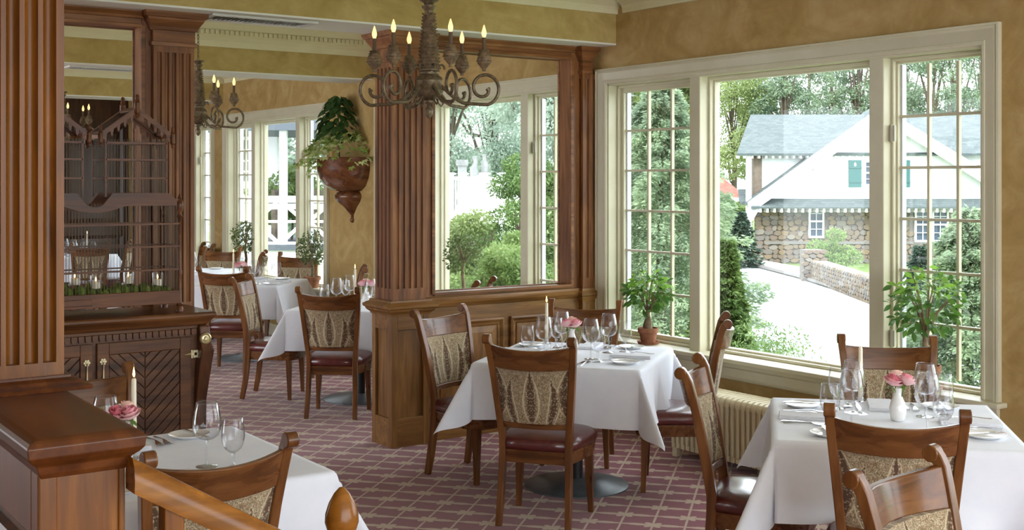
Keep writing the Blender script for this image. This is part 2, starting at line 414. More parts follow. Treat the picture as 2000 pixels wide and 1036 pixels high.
# ------------------------------------------------------------------ windows
def pane_mesh(name, y0, y1, z0, z1, x):
    return MB().box(x-.002, x+.002, y0, y1, z0, z1)
WLAB = ['triple window of a large pane and gridded casements before the stair', 'triple window looking out on the stone house', 'triple window seen through the framed partition opening', 'triple window behind the hanging ivy planter', 'farthest window with only one gridded casement in view']
for wi, (ya, yb) in enumerate(WINS):
    w = bpy.data.objects.new('window_%d' % (wi+1), None); COL.objects.link(w); w.location = (XW, ya, 0); struct(w, WLAB[wi])
    W = yb-ya; x0 = 0.0
    # casing (local: x=0 wall face, -x into the room; y from 0..W)
    def casing_ring(o, dx):   # o inset from outer edge
        return [(dx, o, ZS-.0), (dx, o, ZH+CW-o), (dx, W-o, ZH+CW-o), (dx, W-o, ZS-.0)]
    prof = [(0,-.001),(0,-.032),(.012,-.034),(.014,-.026),(.03,-.03),(.07,-.018),(.085,-.016),(.088,-.022),(.10,-.022),(CW,-.016),(CW,.001)]
    m = MB(); rings = [casing_ring(o, dx) for o, dx in prof]
    m.loft(rings, False, False, False); m.build('casing', M_TRIM, w, smooth=30)
    # jamb liners
    J = .12
    m = MB(); m.box(0, .2, CW-.02, CW+.012, ZS, ZH+.02); m.box(0, .2, W-CW-.012, W-CW+.02, ZS, ZH+.02); m.box(0, .2, CW, W-CW, ZH-.012, ZH+.02)
    m.build('jamb', M_TRIM, w)
    # stool and apron
    st = MB().box(-.085, .2, -.03, W+.03, ZS-.012, ZS+.016).build('sill', M_TRIM, w, bevel=.006)
    pr = [(-.001,.475),(-.022,.475),(-.026,.486),(-.014,.494),(-.016,.545),(-.03,.556),(-.034,.588),(-.001,.588)]
    MB().loft([[(px,.01,pz) for px, pz in pr], [(px,W-.01,pz) for px, pz in pr]]).build('apron', M_TRIM, w)
    # layout along y
    if wi in (0, 1, 2, 4): m1, m2 = .79*W/3.266, 2.262*W/3.266
    else: m1, m2 = .80, W-.86
    MW = .05
    for c in (m1, m2):
        MB().box(.01, .17, c-MW, c+MW, ZS, ZH).build('mullion', M_TRIM, w, bevel=.006)
    zb, zt = ZS+.016, ZH-.012
    # picture sash
    def sash(y0, y1, x, t, nm, mt, d=.05):
        q = MB(); q.box(x, x+d, y0, y0+t, zb, zt); q.box(x, x+d, y1-t, y1, zb, zt); q.box(x, x+d, y0+t, y1-t, zb, zb+t); q.box(x, x+d, y0+t, y1-t, zt-t, zt)
        return q.build(nm, mt, w, bevel=.005)
    y0, y1 = m1+MW, m2-MW
    sash(y0, y1, .085, .02, 'stop', M_TRIM); s = sash(y0+.0, y1, .115, .034, 'sash', M_TRIM)
    pane_mesh('', y0+.034, y1-.034, zb+.034, zt-.034, .14).build('pane', M_PANE, s)
    # casements
    for cy0, cy1, far in ((CW+.012, m1-MW, False), (m2+MW, W-CW-.012, True)):
        sash(cy0, cy1, .075, .018, 'stop', M_TRIM)
        s = sash(cy0, cy1, .10, .052 if far else .03, 'casement', M_TRIM)
        t = .052 if far else .03
        g0, g1, h0, h1 = cy0+t, cy1-t, zb+.05, zt-.04
        q = MB(); q.box(.125,.16,g0-.004,g0+.012,h0-.004,h1+.004); q.box(.125,.16,g1-.012,g1+.004,h0-.004,h1+.004)
        q.build('silver_edge', M_SILVERF, w)
        for i in (1, 2):
            yy = g0+(g1-g0)*i/3; MB().box(.118, .142, yy-.008, yy+.008, h0, h1).build('muntin', M_TRIM, s)
        for i in range(1, 6):
            zz = h0+(h1-h0)*i/6; MB().box(.116, .140, g0, g1, zz-.008, zz+.008).build('muntin', M_TRIM, s)
        pm = None
        for i in range(3):
            for j in range(6):
                yy0, yy1 = g0+(g1-g0)*i/3+.006, g0+(g1-g0)*(i+1)/3-.006; zz0 = h0+(h1-h0)*j/6+.006
                if pm is None:
                    pm = pane_mesh('', -(yy1-yy0)/2, (yy1-yy0)/2, 0, (h1-h0)/6-.012, 0).build('pane', M_PANE, s); po = pm
                else:
                    po = pm.copy(); COL.objects.link(po)
                po.location = (.131, (yy0+yy1)/2, zz0)
        # hinges on the side next to the picture sash
        hy = cy0+.02 if far else cy1-.02
        for hz in (.86, 2.02):
            MB().box(.058,.0748,hy-.018,hy+.018,hz-.045,hz+.045).box(.05,.0578,hy-.006,hy+.006,hz-.05,hz+.05).build('hinge', M_HINGE, w)

# ------------------------------------------------------------------ timber partitions
def fluted(x0, x1, y0, y1, z0, z1, zf0, zf1, nf, ns, r=.0125):
    """square shaft with half-round flutes; nf flutes on the y faces, ns on the x faces"""
    def side(p, q, n):
        p, q = Vector(p), Vector(q); d = (q-p); Ln = d.length; d.normalize(); inn = Vector((-d.y, d.x))
        pts = [p]; sp = Ln/(n+.6)
        for i in range(n):
            c = p+d*(sp*(i+.8))
            for k in range(7):
                a = PI*k/6; pts.append(c-d*r*math.cos(a)+inn*r*math.sin(a)*1.35)
        return pts
    loop = side((x0,y0),(x1,y0),nf)+side((x1,y0),(x1,y1),ns)+side((x1,y1),(x0,y1),nf)+side((x0,y1),(x0,y0),ns)
    m = MB(); m.loft([[(p.x,p.y,zf0) for p in loop], [(p.x,p.y,zf1) for p in loop]])
    m.box(x0,x1,y0,y1,z0,zf0); m.box(x0,x1,y0,y1,zf1,z1); return m
CAPP = [(0,0),(.012,0),(.014,.03),(.004,.035),(.004,.12),(.014,.125),(.02,.15),(.045,.20),(.048,.215),(.06,.22),(.068,.25),(.07,.262)]
def capital(x0, x1, y0, y1, zt, s=1.0):
    return MB().ringmould(x0, x1, y0, y1, [(o*s, zt-.262*.75+z*.75) for o, z in CAPP])
BASEP = [(.0,0),(.03,0),(.034,.02),(.02,.03),(.024,.05),(.006,.07),(0,.085)]
def frame_panel(x0, x1, z0, z1, y, sgn, parent, mr, mp, depth=.022, nm='panel'):
    """raised-and-fielded panel with bolection frame on a face at y looking to sgn*y"""
    def rg(o, d): return [(x0+o,y+sgn*d,z0+o),(x1-o,y+sgn*d,z0+o),(x1-o,y+sgn*d,z1-o),(x0+o,y+sgn*d,z1-o)]
    fr = MB().loft([rg(0,0), rg(0,depth), rg(.012,depth+.008), rg(.022,depth), rg(.03,depth*.6), rg(.045,depth*.5), rg(.05,.004)], False, False)
    MB_o = fr.build('panel_moulding', mr, parent)
    MB().loft([rg(.05,.004), rg(.055,.012), rg(.095,.016)], False, True).build(nm, mp, parent)
def recess_panel(m, x0, x1, y, z0, z1, sgn): pass
def pedestal(parent, x0, x1, y0, y1, zt, m1, m2, sides=('f','l')):
    """panelled pedestal: core + stiles/rails proud on each face, panels recessed"""
    MB().box(x0+.02, x1-.02, y0+.02, y1-.02, 0, zt).build('panel', m1, parent)
    q = MB(); w = .045
    for xa, xb in ((x0, x0+w), (x1-w, x1)):
        for yy0, yy1 in ((y0, y0+.021), (y1-.021, y1)): q.box(xa, xb, yy0, yy1, .0, zt)
    for xx0, xx1 in ((x0, x0+.021), (x1-.021, x1)):
        q.box(xx0, xx1, y0+.021, y0+w, 0, zt); q.box(xx0, xx1, y1-w, y1-.021, 0, zt)
    q.build('stile', m1, parent, bevel=.003)
    q = MB()
    for z0, z1 in ((0, .19), (zt-.11, zt)):
        q.box(x0+w, x1-w, y0+.001, y0+.021, z0, z1); q.box(x0+w, x1-w, y1-.021, y1-.001, z0, z1)
        q.box(x0+.001, x0+.021, y0+w, y1-w, z0, z1); q.box(x1-.021, x1-.001, y0+w, y1-w, z0, z1)
    q.build('rail', m2, parent, bevel=.003)
    MB().ringmould(x0, x1, y0, y1, [(.012,0),(.012,.15),(.004,.165)]).build('plinth', m2, parent) if 0 else None
PCAP = [(0,0),(.006,0),(.01,.012),(.03,.03),(.034,.042),(.046,.05),(.048,.066),(.03,.078),(.014,.086),(.012,.1)]
def partition(name, label, xa, xb, col_x, pil, open_x):
    """xa..xb extent; col_x = list of (x0,x1) free columns; pil = wall pilaster extent or None; open_x opening"""
    w = bpy.data.objects.new(name, None); COL.objects.link(w); struct(w, label); w.location = ((xa+xb)/2, 6.9, 0)
    w.matrix_basis = Matrix.Identity(4)
    yf, yb = 6.87, 7.03
    ox0, ox1 = open_x
    MB().box(xa, xb, yf, yb, 0, .905).build('wainscot', M_OAKPX, w)
    q = MB()
    pr = [(yf,.895),(yf-.014,.9),(yf-.03,.925),(yf-.034,.94),(yf-.02,.95),(yf-.01,.965),(yb+.01,.965),(yb+.03,.94),(yb+.01,.9),(yb,.895)]
    q.loft([[(xa,y,z) for y, z in pr], [(xb,y,z) for y, z in pr]]); q.build('dado_rail', M_OAKPX, w)
    MB().box(xa, xb, yf-.006, yb+.006, .0, .11).build('skirting', M_OAKPX, w, bevel=.004)
    # opening frame
    MB().box(xa, ox0, yf+.012, yb-.012, .965, ZB).build('frame_stile', M_WOOD, w, bevel=.003)
    MB().box(ox1, xb, yf+.012, yb-.012, .965, ZB).build('frame_stile', M_WOOD, w, bevel=.003)
    MB().box(ox0, ox1, yf+.012, yb-.012, 2.645, ZB).build('frame_head', M_WOODX, w, bevel=.003)
    MB().box(ox0, ox1, yf+.012, yb-.012, .965, .99).build('frame_sill', M_OAKPX, w, bevel=.003)
    b = .016
    q = MB()
    for (x0, x1, z0, z1) in ((ox0-.018, ox0+.008, .985, 2.65), (ox1-.008, ox1+.018, .985, 2.65), (ox0, ox1, 2.637, 2.66), (ox0, ox1, .975, .998)):
        q.box(x0, x1, yf-.004, yf+.012, z0, z1); q.box(x0, x1, yb-.012, yb+.004, z0, z1)
    q.build('frame_bead', M_WOODX, w, bevel=.004)
    n = 2; span = ox1-ox0+.02; pw = (span-.06)/n
    for i in range(n):
        x0 = ox0-.01+i*(pw+.06)
        for y, s in ((yf, -1), (yb, 1)): frame_panel(x0, x0+pw, .17, .80, y, s, w, M_OAKPX, M_OAKP)
    # small cornice under the beam
    q = MB(); pr = [(yf+.012,2.69),(yf,2.692),(yf-.006,2.705),(yf-.03,2.725),(yf-.032,ZB),(yb-.012,ZB)]
    q.loft([[(xa,y,z) for y, z in pr], [(xb,y,z) for y, z in pr]]); q.build('cornice', M_WOODX, w)
    for x0, x1 in col_x:
        y0, y1 = 6.82, 7.09
        pedestal(w, x0, x1, y0, y1, .88, M_OAKP if x0 > 3 else M_WOOD, M_OAKPX if x0 > 3 else M_WOODX)
        MB().ringmould(x0, x1, y0, y1, [(o, .865+z) for o, z in PCAP]).build('pedestal_cap', M_OAKPX, w)
        i = .016
        fluted(x0+i, x1-i, y0+i, y1-i, .965, ZB-.19, 1.04, 2.50, 5, 4).build('column_shaft', M_WOOD, w, smooth=40)
        capital(x0+i, x1-i, y0+i, y1-i, ZB).build('capital', M_WOODX, w)
    if pil:
        x0, x1 = pil; y0, y1 = 6.825, 7.075
        MB().box(x0, x1, y0, y1, 0, .88).build('pilaster_pedestal', M_OAKP, w)
        MB().ringmould(x0, x1, y0, y1, [(o*.6, .865+z) for o, z in PCAP]).build('pedestal_cap', M_OAKPX, w)
        fluted(x0+.01, x1, y0+.01, y1-.01, .965, ZB-.19, 1.04, 2.50, 2, 4).build('pilaster_shaft', M_WOOD, w, smooth=40)
        q = capital(x0+.01, x1-.06, y0+.01, y1-.01, ZB, .8); q.build('capital', M_WOODX, w)
    return w
partition('wall_middle', 'mahogany partition with a tall framed opening and a fluted column', 3.95, XW, [(3.84, 4.125)], (5.435, XW-.001), (4.195, 5.37))
partition('wall_middle_left', 'mahogany partition behind the carved cabinet and birdcage', -.6, 2.42, [(2.262, 2.535), (.1, .37)], None, (.45, 2.222))
# ------------------------------------------------------------------ raised landing, steps, newel pier, handrail
struct(MB().box(-2.4, .70, -2.2, 2.30, .0005, .42).build('floor_landing', M_CARPET), 'raised carpeted landing at the head of the steps')
st = struct(MB().box(.7005, 1.0, .9, 2.30, .0005, .28).build('floor_step', M_CARPET), 'carpeted steps down from the landing')
MB().box(1.0005, 1.3, .9, 2.30, .0005, .14).build('step', M_CARPET, st)
PX0, PX1, PY0, PY1 = .565, .722, 2.335, 3.22
pier = thing('newel_pier', 'amber wood pier with moulded cap and fluted column at the stair head', 'pier', (0,0,0))
MB().box(PX0+.012, PX1-.004, PY0+.008, PY1, .0005, 1.205).build('body', M_NEAR, pier)
for xa, xb in ((PX0-.004, PX0+.03), (PX1-.012, PX1)): MB().box(xa, xb, PY0, PY0+.0085, .0005, 1.205).build('stile', M_NEAR, pier, bevel=.003)
for ya, yb, za, zb in ((PY0+.009, PY0+.06, .0005, 1.205), (PY0+.0605, PY1, 1.07, 1.205), (PY0+.0605, PY1, .0005, .3)): MB().box(PX0-.004, PX0+.0118, ya, yb, za, zb).build('side_rail', M_NEAR, pier, bevel=.003)
def rgx(x, o, d): return [(x-d,PY0+.1+o,.34+o),(x-d,PY0+.1+o,1.04-o),(x-d,PY1-.1-o,1.04-o),(x-d,PY1-.1-o,.34+o)]
MB().loft([rgx(PX0+.012,0,0), rgx(PX0+.012,0,.02), rgx(PX0+.012,.015,.026), rgx(PX0+.012,.03,.016), rgx(PX0+.012,.05,.006), rgx(PX0+.012,.06,.012)], False, True).build('side_panel', M_NEAR, pier)
MB().ringmould(PX0, PX1, PY0, PY1, [(0,1.19),(.006,1.2),(.01,1.215),(.022,1.225),(.03,1.235),(.032,1.255),(.026,1.263),(.02,1.267),(.01,1.27)]).build('cap', M_NCAP, pier, bevel=.002)
cx0, cx1, cy0, cy1 = .478, .743, 2.86, 3.14
MB().ringmould(cx0, cx1, cy0, cy1, [(.05,1.2705),(.052,1.28),(.03,1.284),(.032,1.292),(.012,1.297),(.012,1.302)]).build('column_base', M_NCAP, pier)
fluted(cx0, cx1, cy0, cy1, 1.302, ZB-.003, 1.332, 2.55, 6, 6, .0145).build('fluted_column', M_NEAR, pier, smooth=40)
# handrail
hr = thing('stair_handrail', 'sloping amber wooden handrail with an egg shaped finial', 'handrail', (.72, 2.31, 0))
def rail_pt(x): return 1.18-.62*(x-.731)
sec = [(-.028,-.03),(.028,-.03),(.03,-.008),(.026,.014),(.014,.028),(-.014,.028),(-.026,.014),(-.03,-.008)]
MB().loft([[(x-.72, sy, rail_pt(x)+sz*1.15) for sy, sz in sec] for x in (.7235, 1.14)]).build('handrail', M_NEARX, hr, smooth=35)
for xx in (.805, .94, 1.06):
    z0 = .42 if xx < .7 else (.2805 if xx < 1 else .1405)
    MB().box(xx-.02-.72, xx+.02-.72, -.02, .02, z0, rail_pt(xx)-.02).build('baluster', M_NEAR, hr, bevel=.003)
nx = 1.178-.72
MB().box(nx-.042, nx+.042, -.042, .042, .1405, .955).build('newel_post', M_NEAR, hr, bevel=.006)
MB().lathe([(.0,.955),(.034,.955),(.036,.962),(.026,.972),(.022,.982),(.030,.996),(.0365,1.016),(.0355,1.034),(.028,1.058),(.017,1.078),(.006,1.09),(0,1.092)], 24, nx, 0).build('finial', M_NEARX, hr, smooth=60)

# ------------------------------------------------------------------ carved cabinet
def clip_poly(poly, x0, x1, z0, z1):
    def cl(ps, f, it):
        out = []
        for i in range(len(ps)):
            a, b = ps[i-1], ps[i]
            fa, fb = f(a), f(b)
            if fa >= 0 and fb >= 0: out.append(b)
            elif fa >= 0 > fb: out.append(it(a, b, fa/(fa-fb)))
            elif fa < 0 <= fb: out.append(it(a, b, fa/(fa-fb))); out.append(b)
        return out
    it = lambda a, b, t: (a[0]+(b[0]-a[0])*t, a[1]+(b[1]-a[1])*t)
    for f in (lambda p: p[0]-x0, lambda p: x1-p[0], lambda p: p[1]-z0, lambda p: z1-p[1]):
        poly = cl(poly, f, it)
        if len(poly) < 3: return None
    return poly
cab = thing('sideboard_cabinet', 'dark carved sideboard with chevron slatted doors below the birdcage', 'cabinet', (1.81, 6.58, 0))
# local: x -.61...61, y -.21 (front) .. .21
MB().box(-.585, .585, -.19, .215, .06, .965).build('body', M_CAB, cab)
MB().ringmould(-.60, .60, -.205, .205, [(0,.955),(.012,.96),(.02,.975),(.03,.985),(.045,1.0),(.05,1.01),(.05,1.022),(.04,1.03)]).build('top', M_CAB, cab, bevel=.004)
q = MB()
for i in range(31):
    x = -.53+i*.0355
    q.prism([(x+.015*math.cos(a)+.0, .918+.016*math.sin(a)) for a in [PI+PI*k/5 for k in range(6)]]+[(x+.015,.938),(x-.015,.938)], -.213, -.19, lambda u, v, w: (u, w, v))
q.build('scalloped_frieze', M_CAB, cab)
MB().box(-.56, .56, -.206, -.19, .938, .956).build('frieze_rail', M_CAB, cab, bevel=.003)
for s in (-1, 1):
    # cabriole corner legs
    pts = [(s*.565,-.185,0),(s*.575,-.20,.06),(s*.57,-.195,.3),(s*.572,-.20,.55),(s*.585,-.225,.74),(s*.595,-.235,.82),(s*.59,-.22,.87),(s*.585,-.21,.955)]
    rings = []
    for (x, y, z), r in zip(pts, (.03,.032,.03,.03,.036,.036,.03,.03)): rings.append([(x-r,y-r,z),(x+r,y-r,z),(x+r,y+r,z),(x-r,y+r,z)])
    MB().loft(rings).build('corner_leg', M_CABZ, cab, bevel=.008)
    r = MB(); r.lathe([(0,.018),(.008,.018),(.012,.01),(.02,.008),(.026,.016),(.032,.012),(.034,0)], 16)
    r.xf(Matrix.Translation((s*.585,-.246,.885)) @ Matrix.Rotation(PI/2, 4, 'X')); r.build('rosette', M_BRASS, cab, smooth=40)
    MB().box(s*.56-.03, s*.56+.03, .15, .21, 0, .06).build('foot', M_CAB, cab)
    # door
    d0, d1 = (.012, .52) if s > 0 else (-.52, -.012)
    door = MB(); z0, z1, w = .12, .895, .062
    door.box(d0, d0+w, -.212, -.191, z0, z1); door.box(d1-w, d1, -.212, -.191, z0, z1); door.box(d0+w, d1-w, -.212, -.191, z0, z0+w); door.box(d0+w, d1-w, -.212, -.191, z1-w, z1)
    door = door.build('door', M_CAB, cab, bevel=.003)
    xa, xb, za, zb = d0+w, d1-w, z0+w, z1-w
    MB().box(xa, xb, -.195, -.1905, za, zb).build('door_back', M_CABZ, door)
    mid = (xa+xb)/2
    for half, (h0, h1), sg in ((0, (xa, mid), -1), (1, (mid, xb), 1)):
        wd = .036
        for i in range(-18, 40):
            c = i*(wd+.004)*math.sqrt(2)
            # strip along direction (1, sg) ; line z = sg*(x-mid) + za + c
            p = [(h0-.1, sg*(h0-.1-mid)+za+c), (h1+.1, sg*(h1+.1-mid)+za+c), (h1+.1, sg*(h1+.1-mid)+za+c+wd*1.414), (h0-.1, sg*(h0-.1-mid)+za+c+wd*1.414)]
            pc = clip_poly(p, h0+.001, h1-.001, za+.001, zb-.001)
            if pc and len(pc) >= 3:
                ar = abs(sum(pc[k-1][0]*pc[k][1]-pc[k][0]*pc[k-1][1] for k in range(len(pc))))/2
                if ar > 2e-4: MB().prism(pc, -.2055, -.195, lambda u, v, w_: (u, w_, v)).build('slat', M_SLAT, door, bevel=.003)
    hx = d0+.03 if s > 0 else d1-.03
    h = MB()
    for k in range(6):
        a = 2*PI*k/6; h.lathe([(0,-.004),(.007,-.002),(.007,.002),(0,.004)], 8, hx+.012*math.cos(a), 0, 0) if 0 else None
        h.tube([(hx+.012*math.cos(a),-.214,.80+.012*math.sin(a)), (hx+.012*math.cos(a),-.22,.80+.012*math.sin(a))], .006, 6)
    h.tube([(hx,-.214,.80),(hx,-.224,.80)], .007, 8); h.tube([(hx,-.226,.80),(hx,-.222,.76),(hx,-.22,.70),(hx,-.222,.675)], [.004,.004,.006,.004], 6)
    h.build('pull_handle', M_BRASS, door)
    hx = d1 if s > 0 else d0
    for hz in (.80, .22):
        h = MB()
        for k in range(6):
            a = 2*PI*k/6; h.tube([(hx+s*.022+.014*math.cos(a),-.213,hz+.016*math.sin(a)), (hx+s*.022+.014*math.cos(a),-.219,hz+.016*math.sin(a))], .008, 6)
        h.tube([(hx,-.216,hz-.022),(hx,-.216,hz+.022)], .007, 6); h.tube([(hx-s*.005,-.216,hz),(hx-s*.04,-.216,hz-.002)], [.011,.003], 6)
        h.build('brass_hinge', M_BRASS, door)

# ------------------------------------------------------------------ birdcage (origin at its base centre on the cabinet top)
cage = thing('birdcage', 'twin gabled wooden birdcage with wire sides on the carved sideboard', 'birdcage', (1.83, 6.575, 1.0305))
cy_f, cy_b, hw = -.135, .115, .46
def turned(parts, x, y, z0, z1, r, nm, par):
    prof = [(0,z0)]+[(r*a, z0+(z1-z0)*b) for a, b in parts]+[(0,z1)]
    return MB().lathe(prof, 12, x, y).build(nm, M_CAGE, par, smooth=50)
POST = [(1,0),(1,.03),(.6,.045),(1,.06),(.55,.08),(.5,.3),(.8,.33),(.5,.36),(.5,.78),(.9,.80),(.5,.82),(.55,.83),(.95,.86),(1.0,.90),(.9,.93),(.4,.945),(.6,.955),(.4,.97),(.25,.985)]
for x in (-hw, hw):
    for y in (cy_f, cy_b): turned(POST, x, y, 0, .655, .02, 'corner_post', cage)
q = MB(); q.box(-hw, hw, cy_f-.012, cy_b+.012, .05, .062); q.box(-hw, hw, cy_f-.014, cy_f, .045, .12); q.box(-hw, hw, cy_b, cy_b+.014, .045, .12); q.box(-hw, -hw+.014, cy_f, cy_b, .045, .12); q.box(hw-.014, hw, cy_f, cy_b, .045, .12)
q.build('tray', M_CAGE, cage, bevel=.003)
MB().box(-.30, -.02, cy_f-.024, cy_f-.0145, .06, .095).build('tray_drawer', M_CAGE, cage, bevel=.003)
# scalloped front/back board
def board(y):
    up = []; n = 40
    for i in range(n+1):
        x = -hw+2*hw*i/n; ax = abs(x)
        t = .655
        if ax < .075: t = .655-.075*math.sqrt(max(0, 1-(ax/.075)**2))
        elif ax > .40: t = .655-.035*min(1, (ax-.40)/.03)
        up.append((x, t))
    lo = []
    for i in range(n, -1, -1):
        x = -hw+2*hw*i/n; ax = abs(x)
        b = .585-.035*max(0, math.cos(min(ax/.16, 1)*PI/2))
        if ax > .42: b += .0
        lo.append((x, b))
    m = MB(); F = up+lo; N = n+1
    vs = [(x, y-.007, z) for x, z in up]+[(x, y-.007, z) for x, z in reversed(lo)]+[(x, y+.007, z) for x, z in up]+[(x, y+.007, z) for x, z in reversed(lo)]
    fs = []
    for i in range(n):
        fs += [(i, N+i, N+i+1, i+1), (2*N+i, 2*N+i+1, 3*N+i+1, 3*N+i), (i, i+1, 2*N+i+1, 2*N+i), (N+i, 3*N+i, 3*N+i+1, N+i+1)]
    fs += [(0, 2*N, 3*N, N), (N-1, 2*N-1, 4*N-1, 3*N-1)]
    return m.add(vs, fs)
for y in (cy_f, cy_b): board(y).build('shaped_board', M_CAGE, cage)
for xx in (-hw, hw-.014): MB().box(xx, xx+.014, cy_f, cy_b, .58, .62).build('side_board', M_CAGE, cage)
for z, xs in ((.485, (-hw, hw)), (.35, (-hw, -.10)), (.362, (.18, hw)), (.235, (-hw, hw))):
    MB().box(xs[0], xs[1], cy_f-.008, cy_f+.008, z-.005, z+.005).build('cross_rail', M_CAGE, cage)
    for x in (-hw, hw): MB().box(x-.006, x+.006, cy_f, cy_b, z-.004, z+.004).build('cross_rail', M_CAGE, cage)
    MB().box(-hw, hw, cy_b-.006, cy_b+.006, z-.004, z+.004).build('cross_rail', M_CAGE, cage)
def wires(x0, x1, y0, y1, z0, z1, n):
    m = MB()
    for i in range(n+1):
        t = i/n; x, y = x0+(x1-x0)*t, y0+(y1-y0)*t; m.box(x-.0012, x+.0012, y-.0012, y+.0012, z0, z1)
    return m
M_WIRE = mat('cage_wire', (70,58,44), .45, metal=.5)
for a in ((-hw,hw,cy_f,cy_f,.1,.6,56), (-hw,hw,cy_b,cy_b,.1,.6,56), (-hw,-hw,cy_f,cy_b,.1,.6,14), (hw,hw,cy_f,cy_b,.1,.6,14)):
    o = wires(*a).build('wire_screen', M_WIRE, cage); o['kind'] = 'stuff'
for s in (-1, 1):
    x0, x1 = s*.225-.165, s*.225+.165; cx = s*.225
    ya, yb = cy_f+.01, cy_b-.01; z0, ze, za = .655, .945, 1.10
    for z in (.735, .835, .925):
        q = MB(); q.box(x0, x1, ya-.005, ya+.005, z-.005, z+.005); q.box(x0, x1, yb-.005, yb+.005, z-.005, z+.005); q.box(x0-.004, x0+.006, ya, yb, z-.005, z+.005); q.box(x1-.006, x1+.004, ya, yb, z-.005, z+.005)
        q.build('tower_rail', M_CAGE, cage)
    for a in ((x0,x1,ya,ya,z0,ze,20), (x0,x1,yb,yb,z0,ze,20), (x0,x0,ya,yb,z0,ze,13), (x1,x1,ya,yb,z0,ze,13)):
        o = wires(*a).build('wire_screen', M_WIRE, cage); o['kind'] = 'stuff'
    for x in (x0, x1):
        for y in (ya, yb): MB().box(x-.005, x+.005, y-.005, y+.005, z0-.02, ze).build('tower_post', M_CAGE, cage)
    # gable boards with drops
    for y in (ya-.008, yb+.008):
        g = MB()
        for d in (-1, 1):
            g.prism([(cx+d*.20,.945),(cx+d*.20,.968),(cx,1.118),(cx,1.09)] if d > 0 else [(cx,1.09),(cx,1.118),(cx-.20,.968),(cx-.20,.945)], y-.006, y+.006, lambda u, v, w: (u, w, v))
            for k in range(5):
                xx = cx+d*(.03+.035*k); zz = 1.09-.73*abs(xx-cx)
                g.prism([(xx-.009,zz+.008),(xx-.006,zz-.022),(xx,zz-.034),(xx+.006,zz-.022),(xx+.009,zz+.008)], y-.004, y+.004, lambda u, v, w: (u, w, v))
        g.build('gable_board', M_CAGE, cage)
    for d in (-1, 1):
        r = MB(); sl = math.atan2(.15, .2)
        for yy0, yy1 in ((ya-.012, ya+.012), (yb-.012, yb+.012)):
            r.add([(cx+d*.205,yy0,.958),(cx+d*.205,yy1,.958),(cx,yy1,1.11),(cx,yy0,1.11),(cx+d*.205,yy0,.97),(cx+d*.205,yy1,.97),(cx,yy1,1.122),(cx,yy0,1.122)], [(0,1,2,3),(4,7,6,5),(0,4,5,1),(1,5,6,2),(2,6,7,3),(3,7,4,0)])
        for t0, t1 in ((0, .12), (.88, 1)):
            xa, xb = cx+d*.205*(1-t0), cx+d*.205*(1-t1); zz0, zz1 = .958+.152*t0, .958+.152*t1
            r.add([(xa,ya,zz0),(xa,yb,zz0),(xb,yb,zz1),(xb,ya,zz1),(xa,ya,zz0+.012),(xa,yb,zz0+.012),(xb,yb,zz1+.012),(xb,ya,zz1+.012)], [(0,1,2,3),(4,7,6,5),(0,4,5,1),(1,5,6,2),(2,6,7,3),(3,7,4,0)])
        r.build('roof_frame', M_CAGE, cage)
        w = MB()
        for k in range(9):
            yy = ya+.012+(yb-ya-.024)*k/8; w.tube([(cx+d*.2,yy,.966),(cx,yy,1.115)], .0012, 4)
        o = w.build('roof_wire', M_WIRE, cage); o['kind'] = 'stuff'
    FIN = [(.3,0),(.7,.08),(.5,.14),(.9,.2),(1,.24),(.9,.6),(1,.64),(.55,.68),(.8,.74),(.5,.8),(.65,.88),(.45,.97)]
    for y in (ya-.012, yb+.012):
        turned(FIN, cx, y, 1.06, 1.19, .018, 'finial', cage)
        for d in (-1, 1): turned(FIN, cx+d*.195, y, .90, 1.02, .014, 'finial', cage)
MB().box(-.06, .06, cy_f+.0, cy_f+.02, .945, .965).build('bridge_bar', M_NEARX, cage)
MB().box(-.06, .06, cy_b-.02, cy_b, .945, .965).build('bridge_bar', M_NEARX, cage)
# moss cushions and votive glasses inside the cage
cxw, cyw, czw = 1.83, 6.575, 1.0305
def blob(rx, ry, rz, seed, n=14):
    r = random.Random(seed); m = MB(); rings = []
    for i in range(8):
        t = PI*(i+.5)/8
        rings.append([(rx*math.sin(t)*math.cos(2*PI*k/n)*(1+r.uniform(-.14,.14)), ry*math.sin(t)*math.sin(2*PI*k/n)*(1+r.uniform(-.14,.14)), -rz*math.cos(t)*(1+r.uniform(-.1,.1))) for k in range(n)])
    return m.loft(rings)
for i in range(15):
    x = -.41+i*.0585; r = random.Random(i)
    rz_ = .034+r.uniform(0,.018)
    o = blob(.031+r.uniform(0,.006), .05, rz_, i).build('moss_cushion', M_MOSS, None, smooth=60, loc=(cxw+x, cyw-.06+r.uniform(-.03,.03), czw+.062+rz_*1.1))
    tag(o, 'cushion of green moss lying in the birdcage tray', 'moss', 'moss cushions in the birdcage tray')
for i in range(12):
    x = -.40+i*.072; r = random.Random(50+i); rz_ = .04+r.uniform(0,.012)
    o = blob(.034, .045, rz_, 90+i).build('moss_cushion', M_MOSS, None, smooth=60, loc=(cxw+x, cyw+.05+r.uniform(-.01,.01), czw+.062+rz_*1.1))
    tag(o, 'cushion of green moss lying in the birdcage tray', 'moss', 'moss cushions in the birdcage tray')
vt = thing('votive_candle', 'small glass votive with a lit white candle on the cage moss', 'candle', (0,0,0), 0, 'votive candles in the birdcage')
MB().lathe([(.0,0),(.028,0),(.032,.075),(.0305,.075),(.027,.004),(0,.004)], 18, cap0=False, cap1=False).build('glass_cup', M_GLASS, vt, smooth=50)
MB().lathe([(0,.005),(.022,.005),(.022,.038),(.018,.04),(0,.038)], 14).build('wax', M_CANDLE, vt, smooth=50)
MB().lathe([(0,.042),(.003,.046),(.0045,.052),(.003,.06),(0,.068)], 8).build('flame', M_FLAME, vt, smooth=60)
vt = Proto(vt)
